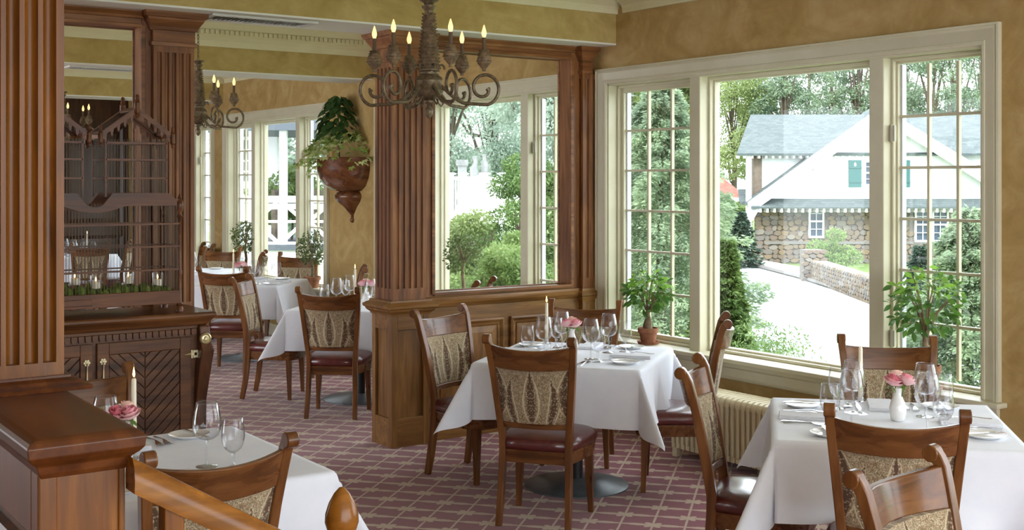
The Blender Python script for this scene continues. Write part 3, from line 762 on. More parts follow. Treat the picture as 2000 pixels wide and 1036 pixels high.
for x, y, z in ((-.055,.045,.155), (.03,-.05,.138), (.23,.03,.15), (.375,-.02,.135), (-.21,.0,.145)):
    vt.put((cxw+x, cyw+y, czw+z), 0, group='votive candles in the birdcage')

# ------------------------------------------------------------------ chandeliers
def scales(m, prof, rows, n0, size, up=.5):
    """overlapping leaf scales on a surface of revolution prof(t)->(r,z)"""
    for i in range(rows):
        t = (i+.3)/rows; r, z = prof(t); n = max(6, int(n0*(.5+.5*r/max(prof(0)[0], prof(.5)[0]))))
        for k in range(n):
            a = 2*PI*(k+.5*(i % 2))/n; ca, sa = math.cos(a), math.sin(a); w = size*.55; h = size
            px, py = -sa, ca
            b = (r*.97*ca, r*.97*sa, z)
            tip = ((r+size*.38)*ca, (r+size*.38)*sa, z+h*up)
            md = ((r+size*.22)*ca, (r+size*.22)*sa, z+h*up*.45)
            m.add([b, (md[0]+px*w, md[1]+py*w, md[2]), tip, (md[0]-px*w, md[1]-py*w, md[2]), ((r-.003)*ca, (r-.003)*sa, z+h*up*.9)], [(0,1,2,3),(1,4,2),(2,4,3)])
def make_chandelier():
    t = thing('chandelier', 'pine cone chandelier', 'chandelier')
    # z = 0 at the arm hub
    MB().lathe([(0,-.125),(.008,-.122),(.018,-.10),(.020,-.085),(.012,-.07),(.010,-.06),(.028,-.05),(.03,-.04),(.02,-.035),(.045,-.025),(.066,-.006),(.07,.008),(.066,.014),(.06,.03),(.06,.055),(.066,.062),(.06,.072),(.05,.078),(.046,.085),(.048,.095),(0,.095)], 24).build('hub', M_IRON, t, smooth=40)
    prof = lambda q: ((.050-.026*q), .10+.275*q)
    b = MB().lathe([(.0,.095)]+[prof(q/10) for q in range(11)]+[(0,.375)], 18).build('carved_shaft', M_CONE, t, smooth=60)
    m = MB(); scales(m, prof, 17, 13, .025); o = m.build('shaft_scale', M_CONE, b); o['kind'] = 'stuff'
    MB().lathe([(0,.375),(.02,.375),(.022,.39),(.034,.402),(.036,.41),(.022,.414),(.027,.424),(.046,.434),(.048,.441),(0,.444)], 16).build('crown_cup', M_IRON, t, smooth=40)
    ch = MB()
    for i in range(20):
        z = .444+i*.026
        rot = Matrix.Translation((0,0,z+.016)) @ Matrix.Rotation(PI/2*(i % 2), 4, 'Z')
        k0 = len(ch.v); ch.tube([(.008*math.sin(2*PI*k/10),0,.018*math.cos(2*PI*k/10)) for k in range(11)], .0025, 5, False); ch.xf(rot, k0)
    ch.build('chain', M_IRON, t)
    MB().lathe([(0,.885),(.05,.885),(.055,.9),(.02,.91),(0,.9095)], 16).build('ceiling_rose', M_IRON, t) if 0 else None
    for k in range(6):
        A = 2*PI*(k+.25)/6
        pts = []
        # S curve: out from hub, down, up into a scroll
        for i in range(10):
            u = i/9; pts.append((.055+.13*u, .03-.085*math.sin(u*PI/2)**1.2))
        n = 34
        for i in range(1, n):
            a = -PI/2+ (i/n)*(2*PI*1.28); r = .082*(1-i/n)**.55+.006
            cxs, czs = .262, .022
            pts.append((cxs+ .078*math.cos(a)*(r/.088), czs-.005+.082*math.sin(a)*(r/.088)+.0))
        # join smoothly
        path = [(x, 0, z) for x, z in pts]
        arm = MB().tube(path, [.0082]*(len(path)-3)+[.0095,.0125,.0125], 7)
        inner = [( .06+.03*math.cos(a)*(1-.05*i), 0, .10+.03*math.sin(a)) for i, a in enumerate([PI*1.3-.35*j for j in range(12)])]
        arm.tube(inner, .005, 6)
        lower = [(.05,0,-.02),(.075,0,-.05),(.095,0,-.062),(.11,0,-.05),(.105,0,-.038)]
        arm.tube(lower, .004, 6)
        R = Matrix.Rotation(A, 4, 'Z'); arm.xf(R)
        ao = arm.build('scroll_arm', M_IRON, t, smooth=60)
        x, y = .262*math.cos(A), .262*math.sin(A); zc = .102
        MB().lathe([(0,zc-.004),(.010,zc-.004),(.008,zc+.006),(.015,zc+.012),(.029,zc+.03),(.035,zc+.045),(.032,zc+.062),(.023,zc+.085),(.014,zc+.10),(0,zc+.10)], 14, x, y).build('cone_cup', M_CONE, ao, smooth=60)
        m = MB(); scales(m, lambda q: (.036-.019*q if q > .25 else .024+.04*q, zc+.022+.075*q), 6, 12, .016)
        m.xf(Matrix.Translation((x,y,0))); o = m.build('cone_scale', M_CONE, ao); o['kind'] = 'stuff'
        MB().lathe([(0,zc+.095),(.0095,zc+.095),(.0095,zc+.155),(0,zc+.155)], 10, x, y).build('candle_sleeve', M_SLEEVE, ao, smooth=40)
        MB().lathe([(0,zc+.155),(.007,zc+.156),(.012,zc+.172),(.0115,zc+.182),(.006,zc+.202),(.002,zc+.214),(0,zc+.216)], 10, x, y).build('bulb', M_BULB, ao, smooth=60)
    return t
ch = Proto(make_chandelier())
for (px, Z, z, rz, lab) in ((838, 5.66, 2.172, .1, 'large pine cone chandelier with scroll arms before the fluted column and partition'),
                        (387, 8.95, 2.215, .35, 'pine cone chandelier half hidden by the column beside the sideboard'),
                        (122, 12.0, 2.21, .2, 'distant pine cone chandelier seen above the birdcage')):
    x, y = at_px(px, Z); ch.put((x, y, z), rz, lab)
    pl = bpy.data.lights.new('chandelier_glow', 'POINT'); pl.energy = 3; pl.color = (1,.82,.55); pl.shadow_soft_size = .03
    po = bpy.data.objects.new('chandelier_glow', pl); COL.objects.link(po); po.location = (x, y, z+.27)

# ------------------------------------------------------------------ air vents on the beam soffits
def vent(x0, x1, y0, y1, lab):
    t = thing('air_vent', lab, 'vent', ((x0+x1)/2, (y0+y1)/2, ZB-.014)); cx, cy = (x0+x1)/2, (y0+y1)/2
    f = MB(); b = .035; hx, hy = (x1-x0)/2, (y1-y0)/2
    f.box(-hx,hx,-hy,-hy+b,0,.0138); f.box(-hx,hx,hy-b,hy,0,.0138); f.box(-hx,-hx+b,-hy+b,hy-b,0,.0138); f.box(hx-b,hx,-hy+b,hy-b,0,.0138)
    f.build('frame', M_VENT, t, bevel=.003)
    MB().box(-hx+b,hx-b,-hy+b,hy-b,.010,.0138).build('dark_backing', M_BLACK, t)
    n = int((hx-b)*2/.028)
    for i in range(n):
        x = -hx+b+.014+i*.028
        MB().add([(x-.004,-hy+b,.0),(x+.004,-hy+b,.009),(x+.004,hy-b,.009),(x-.004,hy-b,.0),(x-.001,-hy+b,.0),(x+.007,-hy+b,.009),(x+.007,hy-b,.009),(x-.001,hy-b,.0)], [(0,1,2,3),(4,7,6,5),(0,4,5,1),(1,5,6,2),(2,6,7,3),(3,7,4,0)]).build('slat', M_VENT, t)
vent(2.58, 3.26, 6.70, 6.93, 'white louvred air vent in the soffit beside the sideboard column')
vent(2.75, 3.35, 10.42, 10.62, 'smaller louvred air vent on the soffit seen above the birdcage')

# ------------------------------------------------------------------ radiator
rd = thing('radiator', 'cream cast iron column radiator under the window sill', 'radiator', (5.31, 5.0, 0))
def rad_section():
    m = MB()
    for y in (-.10, -.033, .033, .10):
        m.loft([[(x, y+dy, z) for x, dy in ((-.011,-.026),(.011,-.026),(.014,0),(.011,.026),(-.011,.026),(-.014,0))] for z in (.09, .40)])
    pr = [(-.125,.385),(-.125,.415),(-.11,.435),(-.08,.445),(.08,.445),(.11,.435),(.125,.415),(.125,.385)]
    m.loft([[(-.0165,y,z) for y, z in pr], [(.0165,y,z) for y, z in pr]])
    pr = [(-.12,.06),(-.12,.095),(.12,.095),(.12,.06)]
    m.loft([[(-.0165,y,z) for y, z in pr], [(.0165,y,z) for y, z in pr]])
    m.xf(Matrix.Rotation(PI/2, 4, 'Z')); return m
n = 29; sec0 = None
for i in range(n):
    if sec0 is None: sec0 = rad_section().build('section', M_RAD, rd, bevel=.005); s = sec0
    else: s = sec0.copy(); COL.objects.link(s)
    s.location = (0, .62-i*.043-.02, 0)
for i in (0, n-1):
    MB().box(-.11, -.07, .60-i*.043-.02, .64-i*.043-.02, .0005, .07).build('foot', M_RAD, rd, bevel=.004); MB().box(.07, .11, .60-i*.043-.02, .64-i*.043-.02, .0005, .07).build('foot', M_RAD, rd, bevel=.004)
MB().tube([(0,.62,.08),(0,-.62,.08)], .016, 8).build('pipe', M_RAD, rd)
# ------------------------------------------------------------------ plants indoors
def leaf_mesh(name, L, w, m, fold=.25, droop=.25):
    pts = [(0,0,0)]; prof = [(.2,.55),(.45,1),(.7,.8),(.88,.4)]
    vs = [(0,0,0)]; 
    for t, k in prof:
        z = -droop*L*t*t; vs += [(-w*k/2, L*t, z+fold*w*k/2), (0, L*t, z), (w*k/2, L*t, z+fold*w*k/2)]
    vs.append((0, L, -droop*L))
    fs = [(0,2,1),(0,3,2)]
    for i in range(3):
        a = 1+3*i; fs += [(a,a+1,a+4,a+3),(a+1,a+2,a+5,a+4)]
    fs += [(10,11,13),(11,12,13)]
    me = bpy.data.meshes.new(name); me.from_pydata(vs, [], fs); me.update(); me.shade_smooth(); me.materials.append(m); return me
def ivy_mesh(name, R, m):
    vs = [(0,0,.002)]; 
    rr = [.30,.62,.40,.80,.46,1.0,.46,.80,.40,.62,.30]; 
    for i, r in enumerate(rr):
        a = rad(-135+27*i)+PI/2; vs.append((R*r*math.cos(a), R*r*math.sin(a)*1.0, -.12*R*r))
    fs = [(0,i,i+1) for i in range(1, len(rr))]
    me = bpy.data.meshes.new(name); me.from_pydata(vs, [], fs); me.update(); me.materials.append(m); return me
LEAFM = [leaf_mesh('leaf_a', .075, .034, M_LEAF[0]), leaf_mesh('leaf_b', .07, .03, M_LEAF[1]), leaf_mesh('leaf_c', .068, .032, M_LEAF[2])]
IVYM = [ivy_mesh('ivy_a', .056, M_IVY[0]), ivy_mesh('ivy_b', .058, M_IVY[1])]
DARKM = leaf_mesh('dark_leaf', .12, .075, M_IVYD, .2, .35)
def put_leaf(me, p, d, parent, roll, s=1.0, nm='leaf'):
    o = bpy.data.objects.new(nm, me); COL.objects.link(o); o.parent = parent
    d = Vector(d).normalized(); q = d.to_track_quat('Y', 'Z')
    o.rotation_mode = 'QUATERNION'; o.rotation_quaternion = q @ Matrix.Rotation(roll, 3, 'Y').to_quaternion()
    o.location = p; o.scale = (s, s, s); return o
def pot(loc, lab, r=.068, h=.105, saucer=True):
    t = thing('terracotta_pot', lab, 'flower pot', loc)
    z = 0
    if saucer:
        MB().lathe([(0,0),(r*1.02,0),(r*1.18,.018),(r*1.12,.018),(r*.98,.006),(0,.006)], 24).build('saucer', M_TERRA, t, smooth=40); z = .0065
    MB().lathe([(0,z),(r*.72,z),(r*.92,z+h*.68),(r*1.06,z+h*.70),(r*1.08,z+h),(r*.98,z+h),(r*.94,z+h*.86),(0,z+h*.86)], 24).build('pot', M_TERRA, t, smooth=40)
    MB().lathe([(0,z+h*.8),(r*.9,z+h*.8),(r*.9,z+h*.9),(0,z+h*.93)], 16).build('soil', M_SOIL, t)
    return z+h*.9
def ficus_big(loc, lab, cr, cz, hgt, n, seed, fat):
    """crown radius cr, crown centre height cz, crown half height hgt (from the plant base)"""
    r = random.Random(seed); t = thing('potted_ficus', lab, 'plant', loc)
    tr = MB()
    if fat:
        tr.tube([(0,0,-.01),(-.008,.0,.02),(-.004,0,.05),(.0,0,.08),(-.006,0,.12)], [.03,.034,.028,.018,.012], 9); tr.tube([(.03,.0,-.01),(.028,0,.03),(.018,0,.06),(.0,0,.085)], [.007,.008,.01,.012], 7)
        top = .12
    else:
        tr.tube([(0,0,-.01),(.005,0,.06),(-.004,0,.13),(0,0,cz-hgt*.9)], [.018,.016,.014,.013], 8); top = cz-hgt*.9
    br = []
    for k in range(13):
        a = k*2.4+r.uniform(-.3,.3); e = r.uniform(.3,1.2); L = cr*r.uniform(.6,.95)
        end = (L*math.cos(a)*math.cos(e), L*math.sin(a)*math.cos(e), top+ (cz-top)+hgt*math.sin(e)*r.uniform(.0,.8))
        mid = (end[0]*.45, end[1]*.45, top+(end[2]-top)*.6)
        tr.tube([(0,0,top-.02), mid, end], [.007,.004,.002], 5); br.append((mid, end))
    tr.build('trunk', M_BARK, t, smooth=60)
    for i in range(n):
        u = r.uniform(-1, 1); a = r.uniform(0, 2*PI); q = r.uniform(.35, 1)**.6
        sx = math.sqrt(1-u*u)
        p = Vector((cr*q*sx*math.cos(a), cr*q*sx*math.sin(a), cz+hgt*q*u))
        d = Vector((math.cos(a)*sx+r.uniform(-.9,.9), math.sin(a)*sx+r.uniform(-.9,.9), .3*u+r.uniform(-.9,.6)))
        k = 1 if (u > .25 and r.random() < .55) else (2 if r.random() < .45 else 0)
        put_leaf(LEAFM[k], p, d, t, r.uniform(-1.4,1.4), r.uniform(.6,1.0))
ZSILL = ZS+.0165
def sill_xy(px, x=5.555):
    X = (px-1000)/FPX; return x, x*(-S_*X+C_)/(C_*X+S_)
x, y = sill_xy(1266, 5.56)
zz = pot((x, y, ZSILL), 'terracotta pot with a saucer on the sill beside the narrow casement')
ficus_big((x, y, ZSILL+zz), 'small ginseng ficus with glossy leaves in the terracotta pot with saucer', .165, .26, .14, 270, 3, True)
x, y = sill_xy(1812, 5.56)
zz = pot((x, y, ZSILL), 'terracotta pot half hidden behind the chair at the window', .066, .13)
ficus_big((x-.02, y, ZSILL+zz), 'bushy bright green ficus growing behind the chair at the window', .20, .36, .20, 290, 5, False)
def cloud(name, P, D, L, W, m, parent=None, jitter=.5):
    """leaf quads at P (N,3), pointing along D"""
    P = np.asarray(P); D = np.asarray(D); N = len(P)
    D = D+rng.normal(0, jitter, (N,3)); D /= np.linalg.norm(D, axis=1)[:,None]+1e-9
    R = rng.normal(0, 1, (N,3)); T = np.cross(D, R); T /= np.linalg.norm(T, axis=1)[:,None]+1e-9
    l = (np.asarray(L)*rng.uniform(.6,1.25,N))[:,None]; w = (np.asarray(W)*rng.uniform(.6,1.25,N))[:,None]
    V = np.stack([P, P+D*l*.5+T*w*.5, P+D*l, P+D*l*.5-T*w*.5], 1).reshape(-1,3)
    F = np.arange(4*N).reshape(N,4)
    o = link(name, np_mesh(name, V, F), m, parent); o['kind'] = 'stuff'; return o
def ficus_small(loc, lab, h, cr, ch, n, seed):
    r = random.Random(seed); t = thing('ficus_tree', lab, 'plant', loc)
    m = MB(); m.tube([(0,0,-.01),(.012,.01,h*.2),(-.01,0,h*.4),(0,0,h*.55)], [.02,.017,.014,.012], 7)
    for k in range(16):
        a = k*2.4; e = r.uniform(.2,1.2); end = (cr*.8*math.cos(a)*math.cos(e), cr*.8*math.sin(a)*math.cos(e), h-ch+ch*math.sin(e)*.8)
        m.tube([(0,0,h*.5), (end[0]*.4,end[1]*.4,h*.5+(end[2]-h*.5)*.6), end], [.007,.004,.002], 4)
    m.build('trunk', M_BARK, t, smooth=60)
    g = np.random.default_rng(seed); a = g.uniform(0, 2*PI, n); u = g.uniform(-.9,1,n); q = g.uniform(.25,1,n)**.6; sx = np.sqrt(1-u*u)
    P = np.stack([cr*q*sx*np.cos(a), cr*q*sx*np.sin(a), h-ch+ch*q*u], 1); D = np.stack([np.cos(a)*sx, np.sin(a)*sx, u*.3-.3], 1)
    cloud('foliage', P, D, .036, .019, M_FOL['ficus'], t, .7)
for px, lab, plab, sd, h in ((905, 'small leaved ficus tree on the sill seen through the partition opening', 'terracotta pot on the sill seen through the partition opening', 21, .60),
                       (480, 'airy ficus tree in a terracotta pot on the sill left of the white deck view', 'round terracotta pot on the sill behind the far dining tables', 22, .56),
                       (610, 'airy ficus tree on the sill below the hanging ivy planter', 'terracotta pot on the sill below the hanging ivy planter', 23, .50)):
    x, y = sill_xy(px, 5.56); zz = pot((x, y, ZSILL), plab, .085, .12, False); ficus_small((x, y, ZSILL+zz), lab, h, .17, .20, 800, sd)

# wall planter with ivy
pl = thing('wall_planter', 'polished mahogany half bowl planter hanging on the ochre wall', 'planter', (XW-.001, 10.70, 0))
prof = [(r_*1.27, z_) for r_, z_ in [(.0,1.33),(.018,1.34),(.024,1.365),(.014,1.385),(.018,1.395),(.014,1.405),(.03,1.43),(.07,1.49),(.12,1.54),(.145,1.585),(.143,1.615),(.125,1.638),(.105,1.645),(.15,1.655),(.215,1.70),(.262,1.78),(.284,1.87),(.285,1.965),(.292,1.985),(.27,1.985),(.26,1.95),(.0,1.93)]]
m = MB().lathe(prof, 24, 0, 0, 0, True, True, PI/2, 3*PI/2)
m.build('bowl', M_BOWL, pl, smooth=50)
iv = thing('trailing_ivy', 'variegated ivy spilling over the wall planter with a dark leafy cone above', 'plant', (XW-.12, 10.72, 1.94))
r = random.Random(4)
cnt = 0
while cnt < 190:
    a = r.uniform(PI/2-.25, 3*PI/2+.25); u = r.random()**.8; q = .20+.24*(1-u)+r.uniform(-.05,.05); z = .02+.27*u+r.uniform(-.03,.03)
    if u < .25: z -= r.uniform(0,.10)
    p = (q*math.cos(a)+.06, q*math.sin(a)*1.05+(.03 if r.random() < .4 else 0), z)
    if p[0] > .10: continue
    put_leaf(IVYM[0 if r.random() < .55 else 1], p, (math.cos(a)*.9, math.sin(a), r.uniform(-.8,.1)), iv, r.uniform(-.9,.9), r.uniform(.85,1.3)); cnt += 1
for i in range(7):
    put_leaf(IVYM[i % 2], (-.35-.004*i, -.02+.006*i*(1 if i % 2 else -1), .03-.028*i), (-.4,.2*(1 if i % 2 else -1),-1), iv, r.uniform(-.5,.5), 1.0-.05*i)
for i in range(102):
    t = i/102; z = .27+.40*t; rr = .17*(1-t)**.75+.03; a = i*2.399
    p = (-.04+rr*math.cos(a)*.8, rr*math.sin(a), z)
    if p[0] > .10: continue
    put_leaf(DARKM, p, (math.cos(a), math.sin(a), -.45+r.uniform(-.3,.3)), iv, r.uniform(-.6,.6), r.uniform(.7,1.1))
MB().tube([(-.02,0,0),(-.03,.01,.2),(-.04,0,.6)], [.012,.01,.006], 6).build('stem', M_BARK, iv)
MB().tube([(-.05,-.05,.0),(-.33,-.02,.03),(-.37,.0,-.1)], [.004,.003,.002], 5).build('vine', M_IVYD, iv)

# ------------------------------------------------------------------ dining chair (faces +y)
def make_chair():
    t = thing('dining_chair', 'chair', 'chair')
    def yb(z): return -.185-(.0 if z < .45 else .16*(z-.45)+.14*max(0, z-.72)**1.4)
    def xb(z): return .172+(.05*(z-.42)/.52 if z > .42 else .010*(.42-z)/.42)
    for s in (-1, 1):
        path = [(.0,-.235),(.12,-.212),(.25,-.195),(.38,-.187),(.45,-.186)]+[(z, yb(z)) for z in (.55,.65,.75,.82,.88,.92)]+[(.945,yb(.92)-.013),(.962,yb(.92)-.026)]
        rings = []
        for i, (z, y) in enumerate(path):
            x = s*xb(min(z, .93)); a, b = path[max(i-1,0)], path[min(i+1,len(path)-1)]
            ty, tz = b[1]-a[1], b[0]-a[0]; l = math.hypot(ty, tz); ny, nz = tz/l, -ty/l
            w = .017 if z > .2 else .0145+.0025*z/.2; d = .021 if .1 < z < .7 else (.0175 if z <= .1 else .019-.02*(z-.7)*.3)
            rings.append([(x-w,y-ny*d,z-nz*d),(x+w,y-ny*d,z-nz*d),(x+w,y+ny*d,z+nz*d),(x-w,y+ny*d,z+nz*d)])
        m = MB().loft(rings)
        k = len(m.v); c = (yb(.92)-.032, .957)
        m.loft([[(s*xb(.93)+xx, c[0]+.0255*math.cos(2*PI*j/14), c[1]+.0255*math.sin(2*PI*j/14)) for j in range(14)] for xx in (-.020, .020)])
        m.build('back_post', M_CHAIR, t, smooth=30, bevel=.004)
        # front leg
        rings = []
        for z, h in ((0,.0135),(.12,.016),(.25,.020),(.36,.0225)):
            x = s*(.188+.012*(1-z/.36)); y = .150+.010*(1-z/.36); rings.append([(x-h,y-h,z),(x+h,y-h,z),(x+h,y+h,z),(x-h,y+h,z)])
        MB().loft(rings).build('leg', M_CHAIR, t, bevel=.003)
    def curved(z0, z1, thick, off, bulge, inset, nz=3, top_dip=0.0, bot_dip=0.0, puff=0):
        m = MB(); nx = 12; fr, bk = [], []
        for j in range(nz+1):
            for i in range(nx+1):
                u = -1+2*i/nx; tz = j/nz
                z = z0+(z1-z0)*tz; z += -top_dip*(1-u*u)*tz-bot_dip*(1-u*u)*(1-tz)
                x = u*(xb(z)-inset); y = yb(z)+off-bulge*(1-u*u)
                pf = puff*(1-u**4)*math.sin(PI*min(1,max(0,tz)))**.5 if puff else 0
                fr.append((x, y+thick/2+pf, z)); bk.append((x, y-thick/2-pf*.6, z))
        N = nx+1; n = len(fr); fs = []
        for j in range(nz):
            for i in range(nx):
                a = j*N+i; fs += [(a,a+N,a+N+1,a+1), (n+a,n+a+1,n+a+N+1,n+a+N)]
        for i in range(nx): fs += [(i,i+1,n+i+1,n+i), (nz*N+i,n+nz*N+i,n+nz*N+i+1,nz*N+i+1)]
        for j in range(nz): fs += [(j*N,n+j*N,n+(j+1)*N,(j+1)*N), (j*N+nx,(j+1)*N+nx,n+(j+1)*N+nx,n+j*N+nx)]
        return m.add(fr+bk, fs)
    curved(.812, .928, .024, -.004, .062, .012, 4, .018, .006).build('top_rail', M_CHAIRX, t, smooth=40, bevel=.004)
    curved(.500, .530, .026, 0, .026, .012, 2).build('bottom_rail', M_CHAIRX, t, smooth=40, bevel=.003)
    m = curved(.531, .813, .020, 0, .042, .016, 6, .006, 0, .008)
    m.build('back_upholstery', M_PAISLEY, t, smooth=60)
    # seat
    def outline(sc, ins=0):
        o = [(-.178,-.195),(-.06,-.20),(.06,-.20),(.178,-.195),(.215,-.02),(.232,.10),(.225,.165),(.19,.205),(.11,.225),(0,.232),(-.11,.225),(-.19,.205),(-.225,.165),(-.232,.10),(-.215,-.02)]
        return [(x*sc, (y-.015)*sc+.015) for x, y in o]
    MB().loft([[(x,y,.318) for x, y in outline(.97)], [(x,y,.385) for x, y in outline(1.0)]]).build('seat_frame', M_CHAIRX, t, bevel=.004)
    MB().loft([[(x,y,z) for x, y in outline(s)] for s, z in ((1.0,.3855),(1.035,.40),(1.035,.42),(1.0,.437),(.9,.452),(.7,.463),(.35,.468),(.05,.469))]).build('seat_cushion', M_LEATHER, t, smooth=70)
    return t
chair = Proto(make_chair())
def put_chair(px, Z, hd, lab, adj=0.0):
    """px,Z: pixel column and depth of the middle of the chair's back top; hd = heading (deg, clockwise from view)"""
    X = (px-1000)/FPX*Z; a = rad(hd); X += .27*math.sin(a); Zc = Z+.27*math.cos(a)
    x, y = cam2room(X, Zc); chair.put((x, y, 0), head(hd), lab)
T1, T2, T3, T4, T5, T6, T7 = 'table before the wainscot', 'table by the radiator', 'table below the sideboard', 'table behind the fluted column', 'table with the ivy planter beyond', '', ''
put_chair(1037, 5.96, 18, 'chair with its back to the room at the table before the wainscot')
put_chair(866, 7.28, 128, 'chair pushed up beside the fluted column pedestal')
put_chair(1142, 7.72, 192, 'chair against the wainscot behind the pink roses')
put_chair(1407, 6.83, 279, 'chair with a sunlit seat between the tablecloth corner and radiator')
put_chair(1364, 5.12, 108, 'chair in front of the radiator, seen from its side')
put_chair(1750, 4.11, 15.8, 'chair with its back to the room at the table by the radiator')
put_chair(1734, 5.94, 189, 'chair under the bushy ficus at the window')
put_chair(1772, 3.30, 136, 'lone chair turned away from the table by the radiator')
put_chair(424, 3.55, -37, 'chair behind the stair handrail')
put_chair(152, 4.92, 143, 'chair between the sideboard doors and the small white table')
put_chair(643, 8.72, 6, 'chair facing the table with the grey round base beside the column')
put_chair(478, 9.76, 95, 'chair turned sideways with a pale seat left of the hanging tablecloth corner')
put_chair(940, 9.47, 286, 'chair whose finials show through the partition opening')
put_chair(705, 10.85, 262, 'chair below the hanging planter with its rail seen edge on')
put_chair(437, 10.8, 6, 'chair with a wide paisley back beside the sideboard end')
put_chair(583, 12.95, 190, 'chair facing the room at the far table with roses')
put_chair(510, 13.2, 262, 'chair seen edge on between the two far tables')
put_chair(433, 14.0, 190, 'chair facing the room beside the round terracotta pot')
put_chair(402, 14.9, 240, 'chair whose finial shows at the farthest window')
# chairs far beyond the birdcage
put_chair(254, 15.9, 262, 'chair seen through the birdcage at the far end table')
put_chair(176, 14.95, -25, 'paisley chair seen low through the birdcage wires')

# ------------------------------------------------------------------ tables and cloths
def make_table():
    t = thing('pedestal_table', 'table', 'table')
    MB().lathe([(0,.001),(.30,.001),(.30,.008),(.27,.016),(.12,.034),(.05,.046),(0,.048)], 40).build('base_plate', M_PLATE, t, smooth=35)
    MB().lathe([(0,.045),(.038,.045),(.038,.70),(0,.70)], 16).build('post', M_DARKPOST, t, smooth=40)
    MB().box(-.44, .44, -.44, .44, .70, .742).build('table_top', M_CHAIRX, t, bevel=.008)
    return t
table = Proto(make_table())
def cloth_mesh(seed, a=.462, c=.318, N=84):
    r = random.Random(seed); ph = [r.uniform(0, 6.28) for _ in range(8)]
    S = a+c; V = []; rad0 = .014
    for j in range(N+1):
        for i in range(N+1):
            u, v = -S+2*S*i/N, -S+2*S*j/N
            qx, qy = max(-a, min(a, u)), max(-a, min(a, v)); dx, dy = u-qx, v-qy; d = math.hypot(dx, dy)
            z = 0; x, y = u, v
            if d > 1e-6:
                nx, ny = dx/d, dy/d; cf = 2*abs(nx*ny); sgx = (1 if u > 0 else -1); sgy = (1 if v > 0 else -1)
                ci = (0 if u > 0 else 1)+(0 if v > 0 else 2)
                g_ = min(1, d/c)
                wave = .11*math.sin(10*(qx if abs(dy) > 0 else qy)+ph[ci])*(1-cf)+.03*math.sin(23*(qx+qy)+ph[ci]*2)*(1-cf)
                th = math.atan2(abs(dy), abs(dx))
                tilt = .06+.50*cf**4+wave*g_
                if cf > 0: tilt += (-.10*math.sin(PI*cf)+.16*math.sin(7*th+ph[4+ci])*cf*(1-cf))*g_
                if d < rad0*PI/2: an = d/rad0; out, dn = rad0*math.sin(an), rad0*(1-math.cos(an))
                else: L = d-rad0*PI/2; out, dn = rad0+L*math.sin(tilt), rad0+L*math.cos(tilt)
                # pull the fan beside the corner in towards the table edges
                if cf > 0:
                    ang = math.atan2(abs(dy), abs(dx)); e = (ang-PI/4)/(PI/4)
                    ang2 = PI/4+PI/4*math.copysign(abs(e)**1.0, e); nx, ny = sgx*math.cos(ang2), sgy*math.sin(ang2)
                x, y, z = qx+nx*out, qy+ny*out, -dn
            V.append((x, y, z+.752))
    n = N+1; F = [(j*n+i, j*n+i+1, (j+1)*n+i+1, (j+1)*n+i) for j in range(N) for i in range(N)]
    me = bpy.data.meshes.new('tablecloth'); me.from_pydata(V, [], F); me.update(); me.shade_smooth(); return me
ZT = .7525
# tableware prototypes
def stem(name, prof, h):
    t = thing(name, 'glass', 'wine glass'); 
    return t, prof
def glass_thing(name, cat, prof, wall=.0012):
    """bowl + stem + foot of one glass; profile outside from foot to rim"""
    t = thing(name, 'glass', cat)
    bowl, st = prof
    outer = bowl; inner = [(max(r-wall, 0), z+wall*.5) for r, z in reversed(bowl)]
    MB().lathe(outer+inner, 24, cap0=False, cap1=False).build('bowl', M_GLASS, t, smooth=60)
    MB().lathe(st, 20).build('stem', M_GLASSB, t, smooth=60)
    rr, rz_ = bowl[-1]; MB().tube([(rr*math.cos(2*PI*k/28), rr*math.sin(2*PI*k/28), rz_) for k in range(29)], .0009, 5, False).build('rim', M_GLASSB, t, smooth=60)
    return Proto(t)
RED = glass_thing('wine_glass', 'wine glass', ([(.003,.094),(.014,.0955),(.028,.100),(.041,.111),(.049,.129),(.0505,.146),(.048,.172),(.0425,.20),(.037,.225)], [(0,0),(.038,0),(.038,.002),(.02,.005),(.006,.01),(.0042,.02),(.0038,.05),(.004,.082),(.007,.093),(.0,.096)]))
WHITE = glass_thing('white_wine_glass', 'wine glass', ([(.003,.082),(.018,.086),(.032,.098),(.038,.114),(.038,.13),(.034,.16),(.030,.182)], [(0,0),(.034,0),(.034,.002),(.018,.005),(.0055,.01),(.004,.02),(.0038,.07),(.007,.081),(.0,.083)]))
GOB = glass_thing('water_goblet', 'goblet', ([(.004,.056),(.017,.060),(.030,.073),(.038,.092),(.0405,.112),(.0395,.135),(.036,.160),(.034,.178)], [(0,0),(.034,0),(.034,.002),(.02,.006),(.008,.014),(.0065,.025),(.006,.044),(.009,.054),(.0,.057)]))
def one(name, mb, m, cat, **kw):
    o = mb.build(name, m, None, **kw); tag(o, name, cat); return Proto(o)
PLATE = one('bread_plate', MB().lathe([(0,.002),(.045,.002),(.05,0),(.054,.002),(.072,.010),(.079,.014),(.079,.016),(.07,.013),(.052,.006),(.045,.0045),(0,.0045)], 32), M_PORC, 'plate', smooth=50)
def fork_mb():
    m = MB(); pts = [(-.004,0),(-.0065,.03),(-.0035,.08),(-.003,.115),(-.009,.135),(-.012,.15)]
    zs = [.002,.003,.008,.010,.006,.003]
    top, bot = [], []
    for (x, y), z in zip(pts, zs): top.append([(x,y,z+.0022),(-x,y,z+.0022),(-x,y,z),(x,y,z)])
    m.loft(top)
    for k in range(4):
        x = -.0105+.007*k; m.loft([[(x-.0016,.149,.0055),(x+.0016,.149,.0055),(x+.0016,.149,.003),(x-.0016,.149,.003)], [(x-.0016,.175,.004),(x+.0016,.175,.004),(x+.0016,.175,.002),(x-.0016,.175,.002)], [(x-.0008,.198,.010),(x+.0008,.198,.010),(x+.0008,.198,.008),(x-.0008,.198,.008)]])
    return m
